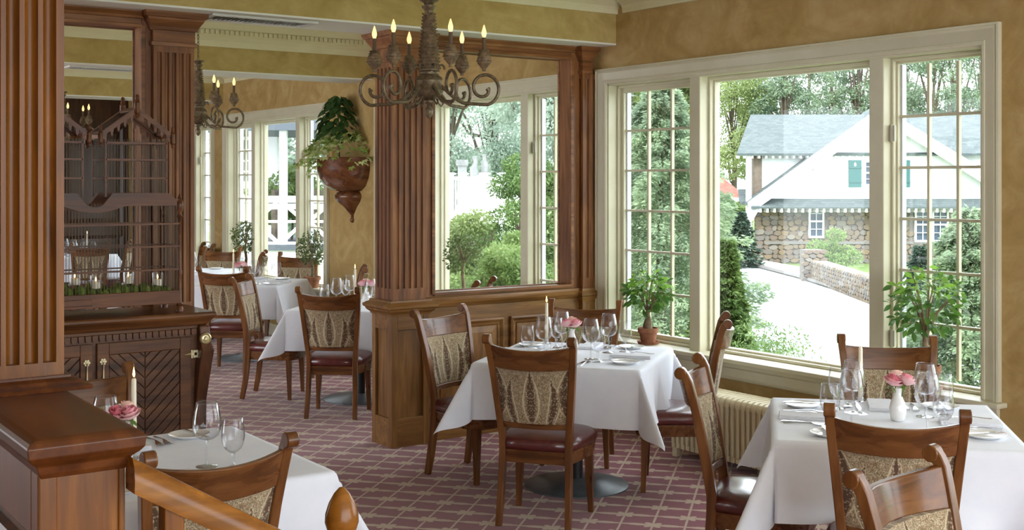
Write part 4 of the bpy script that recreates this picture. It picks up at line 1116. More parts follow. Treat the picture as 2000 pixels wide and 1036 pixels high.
FORK = one('fork', fork_mb(), M_STEEL, 'fork', smooth=40)
def knife_mb(L=.21):
    m = MB(); m.loft([[(x,y,z) for x, z in ((-w,.001),(w,.001),(w,.001+h),(-w,.001+h))] for y, w, h in ((0,.004,.004),(.01,.006,.006),(.07,.0055,.006),(.085,.004,.004),(.09,.008,.003),(.15,.010,.002),(.19,.008,.0015),(L,.002,.001))]); return m
KNIFE = one('table_knife', knife_mb(), M_STEEL, 'knife', smooth=40)
def spoon_mb():
    m = MB(); 
    for y, w, z in (): pass
    rows = [(0,.004,.002),(.03,.006,.003),(.08,.003,.008),(.115,.003,.009),(.125,.012,.006),(.14,.019,.004),(.155,.018,.004),(.165,.010,.006),(.168,.002,.008)]
    m.loft([[(-w,y,z),(0,y,z-.001 if w < .01 else z-.003),(w,y,z),(0,y,z+.002 if w < .01 else z-.0015)] for y, w, z in rows]); return m
SPOON = one('spoon', spoon_mb(), M_STEEL, 'spoon', smooth=40)
def napkin_mb():
    m = MB()
    for k, (w, l) in enumerate(((.052,.118),(.0515,.117),(.050,.116))):
        z = .0005+k*.0052
        m.loft([[(-w,-l,z),(w,-l,z),(w,l,z),(-w,l,z)], [(-w-.002,-l-.002,z+.0025),(w+.002,-l-.002,z+.0025),(w+.002,l+.002,z+.0025),(-w-.002,l+.002,z+.0025)], [(-w,-l,z+.005),(w,-l,z+.005),(w,l,z+.005),(-w,l,z+.005)]])
    return m
NAP = one('napkin', napkin_mb(), M_NAPKIN, 'napkin')
VASE = one('bud_vase', MB().lathe([(0,0),(.022,0),(.028,.006),(.034,.03),(.035,.05),(.03,.075),(.02,.098),(.0155,.115),(.0165,.13),(.0195,.138),(.0175,.138),(.0135,.115),(0,.10)], 24), M_PORC, 'vase', smooth=60)
hd_ = thing('candle_holder', 'holder', 'candle holder')
MB().lathe([(0,0),(.032,0),(.034,.003),(.02,.006),(.008,.01),(.006,.012),(0,.012)], 24).build('foot', M_GLASS, hd_, smooth=50)
q = MB(); q.tube([(.016*math.cos(a), 0, .030+.019*math.sin(a)) for a in [2*PI*k/20 for k in range(21)]], .0035, 6, False); q.build('ring_stem', M_GLASS, hd_, smooth=60)
MB().lathe([(0,.048),(.012,.048),(.022,.052),(.024,.054),(.012,.055),(.0125,.07),(.011,.07),(.011,.056),(0,.056)], 18).build('cup', M_STEEL, hd_, smooth=40)
HOLD = Proto(hd_)
cd = thing('taper_candle', 'candle', 'candle')
MB().lathe([(0,0),(.0105,0),(.0085,.225),(.006,.23),(0,.229)], 14).build('wax', M_CANDLE, cd, smooth=50)
MB().tube([(0,0,.228),(.0005,0,.236)], .0009, 5).build('wick', M_BLACK, cd)
MB().lathe([(0,.234),(.003,.238),(.0048,.245),(.0035,.256),(.0012,.268),(0,.272)], 10).build('flame', M_FLAME, cd, smooth=60)
CANDLE = Proto(cd)
M_ROSE = [simple_noise('pink_rose', (236,130,150), (250,190,198), 30, .6), simple_noise('deep_pink_rose', (222,100,122), (244,160,174), 30, .6), simple_noise('peach_rose', (246,196,178), (252,226,212), 30, .6)]
M_STEMG = mat('rose_stem', (86,110,56), .6)
def petal_mesh(name, m):
    vs, fs = [], []; n, k = 5, 4
    for j in range(k+1):
        t = j/k; r = .003+.021*math.sin(t*PI*.62)+(.0035 if j == k else 0); z = .034*t**.85
        hw_ = .85*(1-.15*t*t)
        for i in range(n+1): 
            a = -hw_+2*hw_*i/n; vs.append((r*math.cos(a), r*math.sin(a), z-(.004 if j == k and i in (0, n) else 0)))
    for j in range(k):
        for i in range(n): a = j*(n+1)+i; fs.append((a,a+1,a+n+2,a+n+1))
    me = bpy.data.meshes.new(name); me.from_pydata(vs, [], fs); me.update(); me.shade_smooth(); me.materials.append(m); return me
M_ROSE += [simple_noise('pale_outer_petal_%d' % i, a, b, 30, .6) for i, (a, b) in enumerate((((244,176,186),(250,222,218)), ((240,164,176),(250,214,212)), ((250,218,204),(252,236,226))))]
PETM = [petal_mesh('petal_%d' % i, m) for i, m in enumerate(M_ROSE)]
def make_rose(ci):
    t = thing('rose', 'rose', 'rose')
    for layer, (n, s, tilt, zs) in enumerate(((3,.30,-.05,1.0),(4,.46,.0,1.0),(5,.64,.06,.96),(5,.84,.16,.9),(6,1.0,.30,.8))):
        for k in range(n):
            o = bpy.data.objects.new('petal', PETM[ci if layer < 3 else 3+ci]); COL.objects.link(o); o.parent = t
            a = 2*PI*k/n+layer*.62; o.rotation_euler = (0, tilt, a); o.scale = (s, s, zs); o.location = (0, 0, .003 if layer < 3 else 0)
    MB().lathe([(0,-.004),(.006,-.002),(.008,.004),(0,.006)], 8).build('calyx', M_STEMG, t)
    MB().tube([(0,0,.0),(0,0,-.04)], .002, 5).build('stem', M_STEMG, t)
    for k in range(2): put_leaf(LEAFM[2], (0,0,-.004), (math.cos(k*2.5+1), math.sin(k*2.5+1), -.4), t, 0, .35)
    return Proto(t)
ROSES = [make_rose(0), make_rose(1), make_rose(2)]
BUTTER = one('butter_knife', knife_mb(.16), M_STEEL, 'knife', smooth=40)

SEATS = {}
def dress_table(X, Z, rot, key, seats, seed, vase_off, candle_off, rich=True, extra=True):
    """table centre in camera axes, rotation of its far edge normal, settings for the listed sides (0 near,1 right,2 far,3 left)"""
    r = random.Random(seed); x0, y0 = cam2room(X, Z); rz = head(rot)
    R = Matrix.Rotation(rz, 3, 'Z')
    def W(lx, ly): v = R @ Vector((lx, ly, 0)); return (x0+v.x, y0+v.y)
    table.put((x0, y0, 0), rz, 'pedestal table with a grey round base, the '+key)
    c = link('tablecloth', cloth_mesh(seed), M_CLOTH); c.location = (x0, y0, 0); c.rotation_euler = (0, 0, rz); tag(c, 'white tablecloth with hanging corners on the '+key, 'tablecloth')
    g = lambda s: s+' on the '+key
    for sd in seats:
        a = sd*PI/2
        def P(lx, ly):      # seat-local: ly = 0 at the table edge, + towards the middle; sitter looks +y
            px, py = lx, -.46+ly
            return W(px*math.cos(a)-py*math.sin(a), px*math.sin(a)+py*math.cos(a))
        j = lambda s=.006: r.uniform(-s, s)
        rot_ = rz+a
        def put(pr, lx, ly, lab, rr=0, dz=0, cat=None):
            p = P(lx+j(), ly+j()); return pr.put((p[0], p[1], ZT+dz), rot_+rr+r.uniform(-.06,.06), lab+' at the '+seats[sd], lab.replace('inner ','').replace('outer ','')+'s on the '+key)
        put(RED, .13, .30, 'large stemmed wine glass')
        put(GOB, .19, .22, 'short stemmed water goblet')
        if rich: put(WHITE, .045, .29, 'medium stemmed wine glass')
        put(NAP, 0, .135, 'folded white napkin')
        put(PLATE, -.25, .12, 'white bread plate')
        if extra:
            put(FORK, -.10, .03, 'inner steel fork'); put(FORK, -.135, .035, 'outer steel fork')
            put(KNIFE, .10, .03, 'steel table knife'); put(SPOON, .135, .03, 'steel spoon')
            put(BUTTER, -.25, .045, 'butter knife resting on the bread plate', .1, .0155)
    vx, vy = W(*vase_off); VASE.put((vx, vy, ZT), 0, g('white bud vase holding roses'))
    names = ['open pale pink rose', 'deep pink rose', 'peach rose']
    for i, (ox, oy, oz, tx, ty) in enumerate(((.026,-.010,.150,.25,.45), (-.027,-.006,.148,.2,-.5), (-.001,.020,.160,-.3,.05))):
        w = R.inverted() @ Vector((ox, oy, 0)); cx_, cy_ = cam2room(ox, oy)
        ROSES[i].put((vx+cx_, vy+cy_, ZT+oz), 0, names[i]+' in the vase on the '+key, rot=(tx*.6, ty*.6, r.uniform(0,6)), scale=1.3)
    hx, hy = W(*candle_off); HOLD.put((hx, hy, ZT), rz, g('glass candle holder with a silver cup')); CANDLE.put((hx, hy, ZT+.0562), 0, g('lit ivory taper candle'))
dress_table(.37, 6.86, 18, T1, {0:'seat facing the wainscot panels', 1:'seat with the sunlit cushion', 2:'seat against the wainscot', 3:'seat beside the fluted column pedestal'}, 1, (-.04,.05), (-.19,.04), rich=False)
dress_table(1.561, 4.95, 12, T2, {0:'seat facing the bushy ficus', 1:'seat by the plain ochre wall', 2:'seat under the bushy ficus', 3:'seat in front of the radiator'}, 2, (.04,.02), (-.10,.14), rich=False)
dress_table(-1.26, 4.22, -35, T3, {0:'seat behind the stair handrail', 2:'seat by the sideboard doors'}, 3, (-.08,.10), (-.04,.12), rich=False)
dress_table(-1.22, 9.6, 8, T4, {0:'seat facing away beside the column', 1:'seat hidden behind the column', 2:'seat below the ivy planter', 3:'seat with the pale cushion'}, 4, (.04,.03), (-.05,.02), rich=False, extra=False)
dress_table(-2.62, 11.8, 8, T5, {0:'seat with the wide paisley back', 1:'empty side of the far rose table', 2:'far chair facing the room'}, 5, (-.04,-.05), (-.13,-.03), rich=False, extra=False)
dress_table(-3.62, 13.2, 4, 'table beside the far window', {0:'near side of the far window table', 2:'chair beside the round terracotta pot'}, 6, (-.05,0), (.05,.02), rich=False, extra=False)
dress_table(-5.9, 15.9, 4, 'table seen through the birdcage', {0:'paisley chair seen through the birdcage', 1:'side chair seen through the birdcage', 2:'back of the table seen through the birdcage'}, 7, (-.2,0), (.2,.1), extra=False)
# ------------------------------------------------------------------ outdoors
GZ = -1.7
def gpt(px, py, z=GZ):
    Z = (CAM_H-z)*FPX/(py-HZ); x, y = at_px(px, Z); return (x, y)
M_GRASS = simple_noise('mown_grass', (84,108,54), (116,136,76), 1.5, .9)
M_ROAD = simple_noise('pale_asphalt', (152,154,158), (164,166,168), 1.2, .9)
M_WALK = simple_noise('pale_concrete_walk', (158,152,142), (170,164,154), 2, .9)
M_KERB = mat('kerb_stone', (116,114,110), .9)
M_SHING = None
def shingle():
    m = mat('grey_green_shingles', (150,166,166), .85); t = NT(m)
    br = t.n('ShaderNodeTexBrick'); t.L.new(t.co('UV'), br.inputs[0]) if 0 else None
    v = t.co('Object', (1,1,1)); sp = t.n('ShaderNodeSeparateXYZ'); t.L.new(v, sp.inputs[0])
    cb = t.n('ShaderNodeCombineXYZ'); t.L.new(sp.outputs[0], cb.inputs[0]); t.L.new(sp.outputs[2], cb.inputs[1]); t.L.new(cb.outputs[0], br.inputs[0])
    br.inputs['Color1'].default_value = lin((74,84,84)); br.inputs['Color2'].default_value = lin((90,99,98)); br.inputs['Mortar'].default_value = lin((60,70,70))
    br.inputs['Scale'].default_value = 1; br.inputs['Brick Width'].default_value = .24; br.inputs['Row Height'].default_value = .075; br.inputs['Mortar Size'].default_value = .006
    t.color(br.outputs[0]); return m
M_SHING = shingle()
M_HWHITE = simple_noise('white_clapboard', (236,238,240), (244,245,246), 3, .7)
M_MORTAR = mat('lime_mortar', (112,106,98), .95)
M_STONES = [simple_noise('fieldstone_%d' % i, a, b, 6, .9) for i, (a, b) in enumerate((((108,96,80),(124,112,96)), ((100,95,88),(116,110,104)), ((114,100,78),(128,114,94)), ((102,90,78),(118,106,94)), ((118,112,102),(132,126,116))))]
M_TEAL = mat('teal_shutter', (50,96,94), .6)
M_REDROOF = simple_noise('red_shingle_roof', (116,72,62), (134,90,78), 3, .9)
M_DWHITE = mat('white_deck_paint', (238,240,242), .6)
M_DGREY = mat('porch_ceiling_grey', (84,92,100), .8)
struct(MB().box(XW+.6, 160, -60, 170, GZ-.1, GZ).build('ground', M_GRASS), 'pale lawn and verges outside the windows')
road = [gpt(1380,498), gpt(1430,511), gpt(1560,546), gpt(1700,591), gpt(1920,668), gpt(2100,760), gpt(2100,900), gpt(1640,760), gpt(1480,690), gpt(1452,600), gpt(1425,520), gpt(1380,505)]
struct(MB().prism(road, GZ+.001, GZ+.02).build('road', M_ROAD), 'pale sunlit road running past the stone house')
walk = [gpt(1470,510), gpt(1560,527), gpt(1700,562), gpt(1920,630), gpt(1920,664), gpt(1700,588), gpt(1560,543), gpt(1440,511)]
struct(MB().prism(walk, GZ+.001, GZ+.12).build('sidewalk', M_WALK), 'pale sidewalk between the road and the stone house')
kb = [gpt(1430,511), gpt(1560,544), gpt(1700,589), gpt(1920,665)]
struct(MB().tube([(x, y, GZ+.06) for x, y in kb], .09, 6).build('kerb_strip', M_KERB), 'stone kerb along the road')
# planted bank against the building
bank = MB(); rows = []
for k, (dx, z) in enumerate(((.62,-.15),(2.5,-.35),(4.5,-.9),(6.5,-1.69))):
    rows.append([(XW+dx, yy, z) for yy in range(-2, 26, 2)])
fs = []; n = len(rows[0]); vs = [p for r_ in rows for p in r_]
for j in range(3):
    for i in range(n-1): fs.append((j*n+i, (j+1)*n+i, (j+1)*n+i+1, j*n+i+1))
struct(MB().add(vs, fs).build('bank', M_GRASS), 'planted bank sloping away below the windows')

# ---- trees
def conifer(lab, px, Z, base, h, r, kind, nb=110, per=90, seed=0, L=.12, W=.05, sparse=0, group=None, cat='tree', nm='spruce_tree'):
    g = np.random.default_rng(seed); x, y = at_px(px, Z); t = thing(nm, lab, cat, (x, y, base), 0, group)
    MB().tube([(0,0,0),(0,0,h*.5),(0,0,h*.97)], [max(.03,h*.018),h*.012,.01], 7).build('trunk', M_BARKD, t, smooth=60)
    T = (np.arange(nb)+g.uniform(0,1,nb))/nb; T = .04+.95*T; A = np.arange(nb)*2.399+g.uniform(-.4,.4,nb)
    LB = r*(1-T)**.8*g.uniform(.75,1.1,nb)+.05*r
    s = g.uniform(.08, 1, (nb, per))**.8
    side = g.normal(0, .16, (nb, per))*(1.15-s)+g.normal(0,.03,(nb,per))
    ca, sa = np.cos(A)[:,None], np.sin(A)[:,None]; l = LB[:,None]
    px_ = l*(s*ca-side*sa); py_ = l*(s*sa+side*ca); pz = h*T[:,None]-.28*l*s**1.4+.10*l*s**4+g.normal(0,.015*r,(nb,per))
    P = np.stack([px_, py_, pz], -1).reshape(-1,3)
    D = np.stack([ca*np.ones_like(s)-np.sign(side)*sa*.7, sa*np.ones_like(s)+np.sign(side)*ca*.7, -.2*np.ones_like(s)], -1).reshape(-1,3)
    cloud('foliage', P, D, L, W, M_FOL[kind], t, .35)
def broadleaf(lab, px, Z, base, h, r, kind, n=9000, blobs=26, seed=0, L=.16, W=.11, group=None, nm='leafy_tree', cat='tree', trunk=True, low=.3):
    g = np.random.default_rng(seed); x, y = at_px(px, Z); t = thing(nm, lab, cat, (x, y, base), 0, group)
    m = MB(); m.tube([(0,0,0),(.02*h,0,h*.35),(0,.02*h,h*.7)], [h*.02,h*.014,h*.006], 7)
    C = []
    for k in range(blobs):
        a = k*2.399; q = math.sqrt((k+.5)/blobs); zz = h*(low+(1-low)*g.uniform(.05,1)); w = math.sin(PI*min(1,max(.12,(zz/h-low*.7)/(1.05-low*.7))))**.6
        c = (r*q*w*.85*math.cos(a), r*q*w*.85*math.sin(a), zz*.94); C.append(c)
        if k % 2 == 0: m.tube([(0,0,h*(.25+.3*g.uniform())), (c[0]*.5,c[1]*.5,c[2]*.8), c], [h*.008,h*.005,h*.002], 4)
    m.build('trunk', M_BARKD, t, smooth=60)
    C = np.array(C); idx = g.integers(0, blobs, n); u = g.normal(0,1,(n,3)); u /= np.linalg.norm(u,axis=1)[:,None]
    rad_ = r*.36*g.uniform(.3,1,(n,1))**.5
    P = C[idx]+u*rad_*np.array([1,1,.75]); P[:,2] = np.maximum(P[:,2], .05)
    cloud('foliage', P, u+np.array([0,0,-.4]), L, W, M_FOL[kind], t, .6)
conifer('tall blue green spruce filling the narrow casement', 1290, 16, -1.6, 4.7, 2.1, 'spruce', 280, 300, 1, .085, .026)
conifer('feathery arborvitae beside the road below the large pane', 1420, 12.5, -1.0, 2.15, .42, 'cedar', 230, 130, 2, .07, .026, nm='arborvitae_tree')
conifer('feathery arborvitae rising behind the lit casement plants', 1385, 13.2, -1.0, 2.1, .4, 'cedar', 200, 130, 31, .07, .026, nm='arborvitae_tree')
conifer('small dark spruce at the corner of the stone house', 1448, 47.5, GZ, 2.25, .95, 'dark', 90, 60, 3, .16, .07)
conifer('broad pale spruce outside the casement by the bushy ficus', 1895, 15.5, GZ, 3.1, 1.6, 'spruce', 260, 280, 4, .085, .026)
conifer('low dark spruce in front of the paired house windows', 1797, 29, GZ, 1.9, .8, 'dark', 80, 60, 5, .13, .05)
GB = 'trees behind the stone house'
for i, (px, Z, h, r, kd, lab) in enumerate(((1292,30,9.5,1.25,'spring','pale spring tree behind the narrow casement spruce'), (1430,80,13.0,2.8,'spring','yellow green spring tree left of the house roof'),
        (1482,90,11.5,2.0,'spring','low spring tree at the roof corner of the stone house'), (1405,58,2.6,1.3,'shrub','bushy tree under the red roof'))):
    broadleaf(lab, px, Z, GZ, h, r, kd, 20000, 34, 60+i, .17, .11)
for i, (px, Z, h, r) in enumerate(((1480,102,16,2.2), (1532,78,14.5,2.1), (1578,90,14.2,2.1), (1628,104,18,2.3), (1675,79,15,2.1), (1722,91,16.5,2.2), (1772,105,18.5,2.4), (1820,78,15.5,2.2), (1868,91,17,2.3), (1918,105,18.5,2.4))):
    broadleaf('tall pine with open crown behind the stone house roof', px, Z, GZ, h, r, 'pine', 9000, 28, 80+i, .22, .10, GB, nm='pine_tree', low=.42)
# lilac-like shrub by the low wall, grasses below the window
broadleaf('flowering shrub above the low stone wall', 1625, 44, GZ, 1.6, 1.0, 'shrub', 6000, 12, 99, .09, .06, nm='shrub', cat='shrub', low=.1)
for i, (px, Z, h, r) in enumerate(((1452,10.6,.95,.4), (1490,10.4,.8,.42), (1525,10.8,.85,.4), (1565,10.2,.62,.42), (1605,9.8,.58,.4), (1640,9.6,.5,.4))):
    broadleaf('wispy pale green shrub growing under the large pane', px, Z, -.42, h, r, 'shrub', 800, 14, 120+i, .05, .016, 'wispy shrubs under the window', nm='shrub', cat='shrub', low=.15)
# trees outside the other windows
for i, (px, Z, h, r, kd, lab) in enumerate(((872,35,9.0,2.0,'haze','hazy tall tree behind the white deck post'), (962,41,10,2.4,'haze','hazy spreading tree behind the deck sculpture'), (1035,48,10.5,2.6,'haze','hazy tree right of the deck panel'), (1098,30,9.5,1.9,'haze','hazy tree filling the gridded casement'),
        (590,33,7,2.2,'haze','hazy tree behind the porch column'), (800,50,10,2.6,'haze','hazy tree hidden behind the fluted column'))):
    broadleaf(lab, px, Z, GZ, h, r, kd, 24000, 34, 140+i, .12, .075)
broadleaf('bright young tree in front of the white deck', 908, 19, GZ, 3.0, .75, 'spring', 8000, 16, 151, .07, .045)
for i, (px, Z, h, r) in enumerate(((885,13.5,1.9,.5), (925,13,1.7,.5), (962,13.5,2.15,.42), (990,13,1.95,.42), (1020,13.5,2.0,.42))):
    broadleaf('leafy pale shrub below the white deck', px, Z, -.75, h, r, 'shrub', 4500, 14, 160+i, .06, .03, 'leafy shrubs below the deck', nm='shrub', cat='shrub', low=.05)
for i, (px, Z, h, r) in enumerate(((1012,22.5,4.1,.85), (1060,20,3.9,.85), (1102,17.5,3.6,.8))):
    broadleaf('green cedar beside the white deck', px, Z, GZ, h, r, 'cedar', 12000, 22, 170+i, .07, .035, 'cedars beside the deck', nm='cedar_tree', low=.05)

# ---- stone house (local: x right, y away, z world height; origin under pixel column 1700 at 50 m)
HS = 50/FPX
def hx(px): return (px-1700)*HS
def hz(py): return CAM_H+(HZ-py)*HS
ox, oy = at_px(1700, 50)
house = thing('stone_house', 'stone and white gabled house with grey green roofs across the road', 'house', (ox, oy, 0), head(0))
x0, x1 = hx(1474), hx(2040)
zb_, zt_ = GZ, hz(404)
MB().prism([(x0,.05),(x1,.05),(x1,9),(x0+2.6,9)], zb_-.05, zt_).build('stone_wall', M_MORTAR, house)
# stones
def stone_mesh(seed, m):
    r = random.Random(seed); n = 7; ring = [(math.cos(2*PI*(k+r.uniform(-.25,.25))/n), math.sin(2*PI*(k+r.uniform(-.25,.25))/n)) for k in range(n)]
    mxx = max(abs(p[0]) for p in ring); mxz = max(abs(p[1]) for p in ring); ring = [(p[0]/mxx*.5, p[1]/mxz*.5) for p in ring]
    rr = [[(x, 0, z) for x, z in ring], [(x*.96, -.7, z*.96) for x, z in ring], [(x*.84, -1, z*.84) for x, z in ring]]
    me = bpy.data.meshes.new('stone'); q = MB().loft(rr, False, True); me.from_pydata(q.v, [], q.f); me.update(); me.materials.append(m); return me
STM = [stone_mesh(i, M_STONES[i % 5]) for i in range(15)]
r = random.Random(9)
wins = [(hx(1578), hx(1610), hz(463), hz(401)), (hx(1784), hx(1853), hz(472), hz(406))]
spots = []; z = zb_
xs1 = hx(1912)
while z < zt_-.05:
    h = r.uniform(.15,.24); x = x0
    while x < xs1:
        w = r.uniform(.20,.42); cx_, cz_ = x+w/2, z+h/2+r.uniform(-.04,.04)
        if not any(a-.1 < cx_ < b+.1 and c-.05 < cz_ < d+.05 for a, b, c, d in wins) and cz_ < zt_-.06:
            spots.append((w, h, cx_, cz_, r.uniform(.05,.09), r.uniform(-.25,.25), r.choice(STM)))
        x += w
    z += h
spots.sort(key=lambda q_: -q_[0]*q_[1])
for w, h, cx_, cz_, dp, an, me in spots[:300]:
    o = bpy.data.objects.new('stone', me); COL.objects.link(o); o.parent = house; o.location = (cx_, .05, cz_); o.scale = (w*1.12, dp, h*1.25); o.rotation_euler = (0, an, 0)
rest = MB()
for w, h, cx_, cz_, dp, an, me in spots[300:]:
    k0 = len(rest.v); rest.add([v.co for v in me.vertices], [tuple(f.vertices) for f in me.polygons])
    rest.xf(Matrix.Translation((cx_, .05, cz_)) @ Matrix.Rotation(an, 4, 'Y') @ Matrix.Diagonal((w*1.12, dp, h*1.25, 1)), k0)
if rest.v: o = rest.build('small_stones', M_STONES[1], house); o['kind'] = 'stuff'
MB().box(hx(1493), x1, -.04, .05, hz(477), hz(472)).build('string_course', M_KERB, house)
def hwin(px0, px1, py0, py1, rows, cols, y=-.02):
    w = MB(); a, b, c, d = hx(px0), hx(px1), hz(py1), hz(py0); t = .07
    w.box(a,b,y-.06,y+.1,c-.05,c+t*.6); w.box(a,b,y-.06,y+.1,d-t,d); w.box(a,a+t,y-.06,y+.1,c,d); w.box(b-t,b,y-.06,y+.1,c,d); w.box(a+t,b-t,y-.05,y+.1,(c+d)/2-.035,(c+d)/2+.035)
    w = w.build('house_window', M_HWHITE, house)
    q = MB()
    for i in range(1, cols): xx = a+t+(b-a-2*t)*i/cols; q.box(xx-.012,xx+.012,y-.03,y+.02,c+t*.6,d-t)
    for j in range(1, rows): zz = c+(d-c)*j/rows; q.box(a+t,b-t,y-.03,y+.02,zz-.012,zz+.012)
    q.build('glazing_bar', M_HWHITE, w)
    for i in range(cols):
        for j in range(rows):
            xa = a+t+(b-a-2*t)*i/cols; xb = a+t+(b-a-2*t)*(i+1)/cols; za = c+.04+(d-c-.1)*j/rows; zc = c+.04+(d-c-.1)*(j+1)/rows
            MB().box(xa,xb,y+.03,y+.05,za,zc).build('pane', M_DARKGLASS, w)
hwin(1579, 1609, 402, 463, 4, 2); hwin(1786, 1818, 407, 471, 4, 2); hwin(1820, 1852, 407, 471, 4, 2)
# skirt roof with rafter tails
m = MB(); za, zc = hz(404), hz(386)
m.add([(x0-.3,-.75,za),(x1,-.75,za),(x1,.25,zc+.05),(x0-.1,.25,zc+.05),(x0-.3,-.75,za-.06),(x1,-.75,za-.06),(x1,.25,zc-.06),(x0-.1,.25,zc-.06)], [(0,1,2,3),(4,7,6,5),(0,4,5,1),(1,5,6,2),(2,6,7,3),(3,7,4,0)])
m.build('skirt_roof', M_SHING, house)
rt = None
for i in range(38):
    xx = x0+.1+i*.292
    if rt is None: rt = MB().box(-.045,.045,-.72,.06,za-.22,za-.05).build('rafter_tail', M_HWHITE, house); o = rt
    else: o = rt.copy(); COL.objects.link(o)
    o.location = (xx, 0, 0)
# gable
ax, az = hx(1712), hz(217); lx, lz = hx(1456), hz(402); rx_, rz2 = hx(2010), hz(400)
MB().prism([(hx(1478),hz(388)),(rx_,hz(388)),(rx_,lz+.1),(ax,az-.12),(lx+.45,lz+.15)], .02, 1.0, lambda u, v, w: (u, w, v)).build('gable_wall', M_HWHITE, house)
for (xa, za_, xb_, zb2) in ((lx,lz,ax,az), (ax,az,rx_,rz2)):
    d = Vector((xb_-xa, zb2-za_)).normalized(); nrm = Vector((-d.y, d.x)); wdt = .48
    p = [(xa,za_+.15),(xb_,zb2+.15),(xb_-nrm.x*wdt*.0,zb2-wdt*.95),(xa-nrm.x*0,za_-wdt*.75)]
    MB().prism(p, -.62, -.5, lambda u, v, w: (u, w, v)).build('rake_board', M_HWHITE, house)
    p2 = [(xa,za_+.02),(xb_,zb2+.02),(xb_,zb2+.14),(xa,za_+.14)]
    MB().prism(p2, -.48, 1.2, lambda u, v, w: (u, w, v)).build('gable_roof', M_SHING, house)
for bx, bz in ((hx(1585), hz(318)),):
    MB().prism([(bx-.03,bz-.32),(bx+.03,bz-.32),(bx+.03,bz),(bx-.03,bz)], -.5, 0, lambda u, v, w: (u, w, v)).build('bracket', M_HWHITE, house)
MB().prism([(lx-.02,lz-.62),(lx+.12,lz-.7),(lx+.5,lz-.05),(lx,lz)], -.62, -.5, lambda u, v, w: (u, w, v)).build('bracket', M_HWHITE, house)
hwin(1687, 1722, 314, 362, 4, 2)
MB().box(hx(1681), hx(1728), -.12, .02, hz(373), hz(370)).build('window_shelf', M_HWHITE, house)
for a, b in ((1657, 1682), (1752, 1777)):
    s = MB().box(hx(a), hx(b), -.06, .0, hz(366), hz(313)).build('shutter', M_TEAL, house)
    q = MB(); q.box(hx(a), hx(b), -.085, -.06, hz(357), hz(354)); q.box(hx(a), hx(b), -.085, -.06, hz(329), hz(326))
    for k in range(1, 5): xx = hx(a)+(hx(b)-hx(a))*k/5; q.box(xx-.008, xx+.008, -.066, -.058, hz(366), hz(313)) if 0 else None
    q.build('batten', M_TEAL, s)
    c = (hx(a)+hx(b))/2; MB().prism([(c-.03,hz(325)),(c+.03,hz(325)),(c+.05,hz(321)),(c,hz(317)),(c-.05,hz(321))], -.07, -.0601, lambda u, v, w: (u, w, v)).build('cut_out', M_HWHITE, s)
# main roof behind the gable
za_, zr = hz(300), CAM_H+(HZ-224)*55.5/FPX
xl0, xl1 = hx(1438), (1466-1000)*55.5/FPX-(1700-1000)*HS
m = MB(); m.add([(xl0,-.1,za_),(hx(2080),-.1,za_),(hx(2080),5.5,zr),(xl1,5.5,zr),(xl0,-.1,za_-.1),(hx(2080),-.1,za_-.1),(hx(2080),5.5,zr-.1),(xl1,5.5,zr-.1)], [(0,1,2,3),(4,7,6,5),(0,4,5,1),(1,5,6,2),(2,6,7,3),(3,7,4,0)])
m.build('main_roof', M_SHING, house)
m = MB(); m.add([(xl1,5.5,zr),(hx(2080),5.5,zr),(hx(2080),11,za_),(xl0+3.2,11,za_)], [(0,1,2,3)]); m.build('rear_roof', M_SHING, house)
rt = None
for i in range(22):
    xx = hx(1442)+i*.29
    if rt is None: rt = MB().box(-.035,.035,-.08,.3,za_-.2,za_-.09).build('rafter_tail', M_HWHITE, house); o = rt
    else: o = rt.copy(); COL.objects.link(o)
    o.location = (xx, 0, 0)
MB().prism([(hx(1492),.5),(hx(2040),.5),(hx(2040),9),(hx(1492)+2.4,9)], hz(395), za_-.05).build('upper_wall', M_HWHITE, house)
MB().box(hx(1475), hx(1491), .3, 1.2, hz(392), za_-.05).build('stone_pier', M_STONES[3], house)
MB().box(hx(1459), hx(1468), .0, .25, GZ, za_-.08).build('porch_post', M_HWHITE, house)
MB().add([(hx(1445),.2,hz(395)),(hx(1478),.2,hz(395)),(hx(1470),1.2,hz(370)),(hx(1452),1.2,hz(370))], [(0,1,2,3)]).build('porch_roof', M_SHING, house)
# low dry-stone wall in front of the house
lw = thing('dry_stone_wall', 'low rough dry stone garden wall beside the sidewalk', 'wall', (*at_px(1590, 41), 0), head(0))
pA = Vector((0, 0)); pB = Vector(((1712-1000)/FPX*33-(590)/FPX*41, -8.0))
dv = pB-pA; LW = dv.length; dn = dv.normalized(); ang = math.atan2(dn.y, dn.x)
core = MB().box(0, LW, .04, .4, GZ, -.98); core.xf(Matrix.Rotation(ang, 4, 'Z')); core.build('core', M_MORTAR, lw)
zrow = GZ
for row in range(6):
    x = -r.uniform(0,.1); h = r.uniform(.10,.16)
    while x < LW:
        w = r.uniform(.16,.36); o = bpy.data.objects.new('stone', r.choice(STM)); COL.objects.link(o); o.parent = lw
        p = dn*(x+w/2); o.location = (p.x, p.y, zrow+h/2); o.scale = (w*1.08, .14, h*1.3); o.rotation_euler = (0, r.uniform(-.25,.25), ang); x += w
        o.location.y += .05
    zrow += h
pil_ = MB().box(-.35, .35, .0, .6, GZ, -.62).build('pillar', M_MORTAR, lw)
for i in range(3):
    for j in range(8):
        o = bpy.data.objects.new('stone', r.choice(STM)); COL.objects.link(o); o.parent = lw; o.location = (-.25+i*.25+(.06 if j % 2 else -.06), .0, GZ+.07+j*.135); o.scale = (.29, .1, .17); o.rotation_euler = (0, r.uniform(-.2,.2), 0)
tag(MB().lathe([(.05,0),(.05,.9),(0,.9)], 8).build('sign_post', M_DWHITE, None), 'slim white sign post by the low stone wall', 'post').location = (*at_px(1576, 42), GZ)
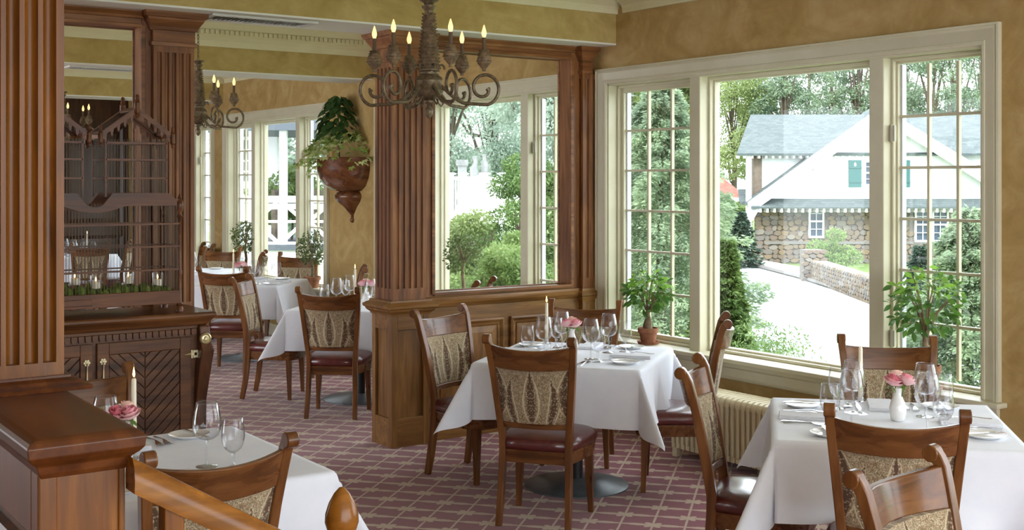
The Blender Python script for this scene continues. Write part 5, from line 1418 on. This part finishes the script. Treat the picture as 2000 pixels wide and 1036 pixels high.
# red roofed building
rb = thing('red_roofed_building', 'low building with a faded red hipped roof left of the house', 'building', (*at_px(1390, 72), 0), head(0))
S72 = 72/FPX
MB().box(-6, (1452-1390)*S72, 0, 6, GZ, CAM_H+(354-392)*S72).build('wall', M_BARKD, rb)
MB().box(-6.2, (1455-1390)*S72, -.4, 6.4, CAM_H+(354-393)*S72, CAM_H+(354-386)*S72).build('fascia', M_HWHITE, rb)
zf, zp = CAM_H+(354-386)*S72, CAM_H+(354-318)*S72
e1 = (1457-1390)*S72
MB().add([(-6.3,-.4,zf),(e1,-.4,zf),(e1,6.4,zf),(-6.3,6.4,zf),(-.3,3,zp+.35),(-6.3,3,zp+.35)], [(0,1,4,5),(1,2,4),(2,3,5,4)]).build('roof', M_REDROOF, rb)
# ---- white deck seen through the partition opening
SD = 26/FPX
def dX(px): return (px-930)*SD
def dZ(py): return CAM_H+(HZ-py)*SD
dk = thing('white_deck', 'white railed deck with a solid panel seen through the partition opening', 'deck', (*at_px(930, 26), 0), head(0))
MB().box(dX(830), dX(985), .0, 3, dZ(424), dZ(418)).build('deck_floor', M_DWHITE, dk)
MB().box(dX(830), dX(988), -.05, .0, dZ(442), dZ(424)).build('fascia', M_DWHITE, dk)
MB().box(dX(906), dX(982), .02, .08, dZ(411), dZ(352)).build('solid_panel', M_DWHITE, dk)
MB().box(dX(830), dX(985), -.02, .12, dZ(352), dZ(345)).build('top_rail', M_DWHITE, dk)
for px in (880, 905, 947, 982):
    MB().box(dX(px)-.07, dX(px)+.07, -.04, .14, dZ(424), dZ(343)).build('post', M_DWHITE, dk); MB().lathe([(.05,0),(.12,.03),(.13,.05),(.06,.06),(0,.061)], 8, dX(px), .05, dZ(343)).build('post_cap', M_DWHITE, dk)
for i in range(13):
    px = 840+i*5; MB().box(dX(px)-.02, dX(px)+.02, .03, .07, dZ(418), dZ(352)).build('baluster', M_DWHITE, dk)
for px in (990,):
    MB().box(dX(832)-.08, dX(832)+.08, .5, .7, GZ, dZ(424)).build('support', M_DWHITE, dk); MB().box(dX(978)-.08, dX(978)+.08, .5, .7, GZ, dZ(424)).build('support', M_DWHITE, dk)
MB().box(dX(832), dX(984), 2.6, 2.9, GZ, dZ(424)).build('back_support', M_BARKD, dk)
M_STAT = simple_noise('pale_cast_stone', (120,122,120), (142,144,142), 5, .9)
tag(MB().ringmould(-.11,.11,-.11,.11,[(.03,0),(.03,.05),(0,.07),(-.01,.48),(.02,.5),(.03,.56)]).build('pedestal_column', M_STAT, None, loc=(*at_px(903, 27.4), dZ(418)), rz=head(0)), 'slender white square pedestal standing on the deck', 'pedestal').scale = (1,1,2.15)
st_ = thing('garden_statue', 'pale stone figure group on a rocky base on the deck', 'statue', (*at_px(936, 28.4), dZ(418)))
blob(.33,.25,.3,5).xf(Matrix.Translation((0,0,.62))).build('rock_base', M_STAT, st_, smooth=30); MB().lathe([(.1,0),(.12,.2),(.22,.34),(.1,.36)], 10).build('plinth', M_STAT, st_)
MB().tube([(-.12,0,.75),(-.15,0,1.0),(-.1,0,1.15),(-.12,0,1.3)], [.12,.1,.05,.07], 8).build('figure', M_STAT, st_, smooth=60); MB().tube([(.16,0,.75),(.17,0,1.1),(.15,0,1.25),(.16,0,1.36)], [.1,.1,.05,.06], 8).build('figure', M_STAT, st_, smooth=60)
# ---- porch seen through the far window
SP = 22/FPX
def pX(px): return (px-546)*SP
def pZ(py): return CAM_H+(HZ-py)*SP
pc = thing('porch', 'white porch with a diamond patterned railing outside the far window', 'porch', (*at_px(546, 22), 0), head(0))
MB().box(pX(370), pX(668), -.1, 4, pZ(489), pZ(480)).build('porch_floor', M_DGREY, pc)
MB().box(pX(370), pX(668), -.05, 0, GZ, pZ(489)).build('skirt', M_DWHITE, pc)
MB().box(pX(370), pX(668), -.04, .08, pZ(396), pZ(383)).build('top_rail', M_DWHITE, pc); MB().box(pX(370), pX(668), -.02, .06, pZ(409), pZ(398)).build('upper_rail', M_DWHITE, pc)
MB().box(pX(370), pX(668), -.02, .06, pZ(478), pZ(473)).build('bottom_rail', M_DWHITE, pc)
def bar(a, b, w=.032, nm='brace'):
    A, B = Vector((pX(a[0]), pZ(a[1]))), Vector((pX(b[0]), pZ(b[1]))); d = (B-A).normalized(); n_ = Vector((-d.y, d.x))*w
    MB().prism([tuple(A+n_), tuple(B+n_), tuple(B-n_), tuple(A-n_)], -.01, .05, lambda u, v, w_: (u, w_, v)).build(nm, M_DWHITE, pc)
for cx_ in (546, 440, 652):
    bar((cx_,398),(cx_,476),.03); bar((cx_-46,433),(cx_+46,433),.022)
    for sx in (-1, 1): bar((cx_+sx*2,392),(cx_+sx*48,433)); bar((cx_+sx*2,476),(cx_+sx*48,433))
for px in (500, 590, 597, 392, 486): bar((px,400),(px,476),.022, 'baluster')
MB().box(pX(539), pX(553), .3, .45, pZ(480), pZ(230)).build('column', M_DWHITE, pc); MB().box(pX(478), pX(490), .3, .45, pZ(480), pZ(230)).build('column', M_DWHITE, pc); MB().box(pX(632), pX(644), .3, .45, pZ(480), pZ(230)).build('column', M_DWHITE, pc)
MB().box(pX(370), pX(668), .1, 4, pZ(254), pZ(225)).build('porch_ceiling', M_DGREY, pc)
MB().box(pX(370), pX(470), 3.4, 3.6, pZ(480), pZ(250)).build('house_wall', M_DWHITE, pc)
for j in range(4):
    for i in range(2): MB().box(pX(384+i*16), pX(396+i*16), 3.37, 3.4, pZ(282+j*24), pZ(262+j*24)).build('pane', M_DGREY, pc)
for px in (510, 565, 588):
    MB().box(pX(px)-.12, pX(px)+.12, 1.5, 1.75, pZ(480), pZ(372)).build('planter_box', M_BARKD, pc)
for i, px in enumerate((520, 570, 600)):
    broadleaf('green hedge plant on the white porch', px, 24.2, pZ(480), 1.45, .5, 'shrub', 1800, 12, 200+i, .09, .06, 'hedge plants on the porch', nm='hedge_plant', cat='plant', low=.25)
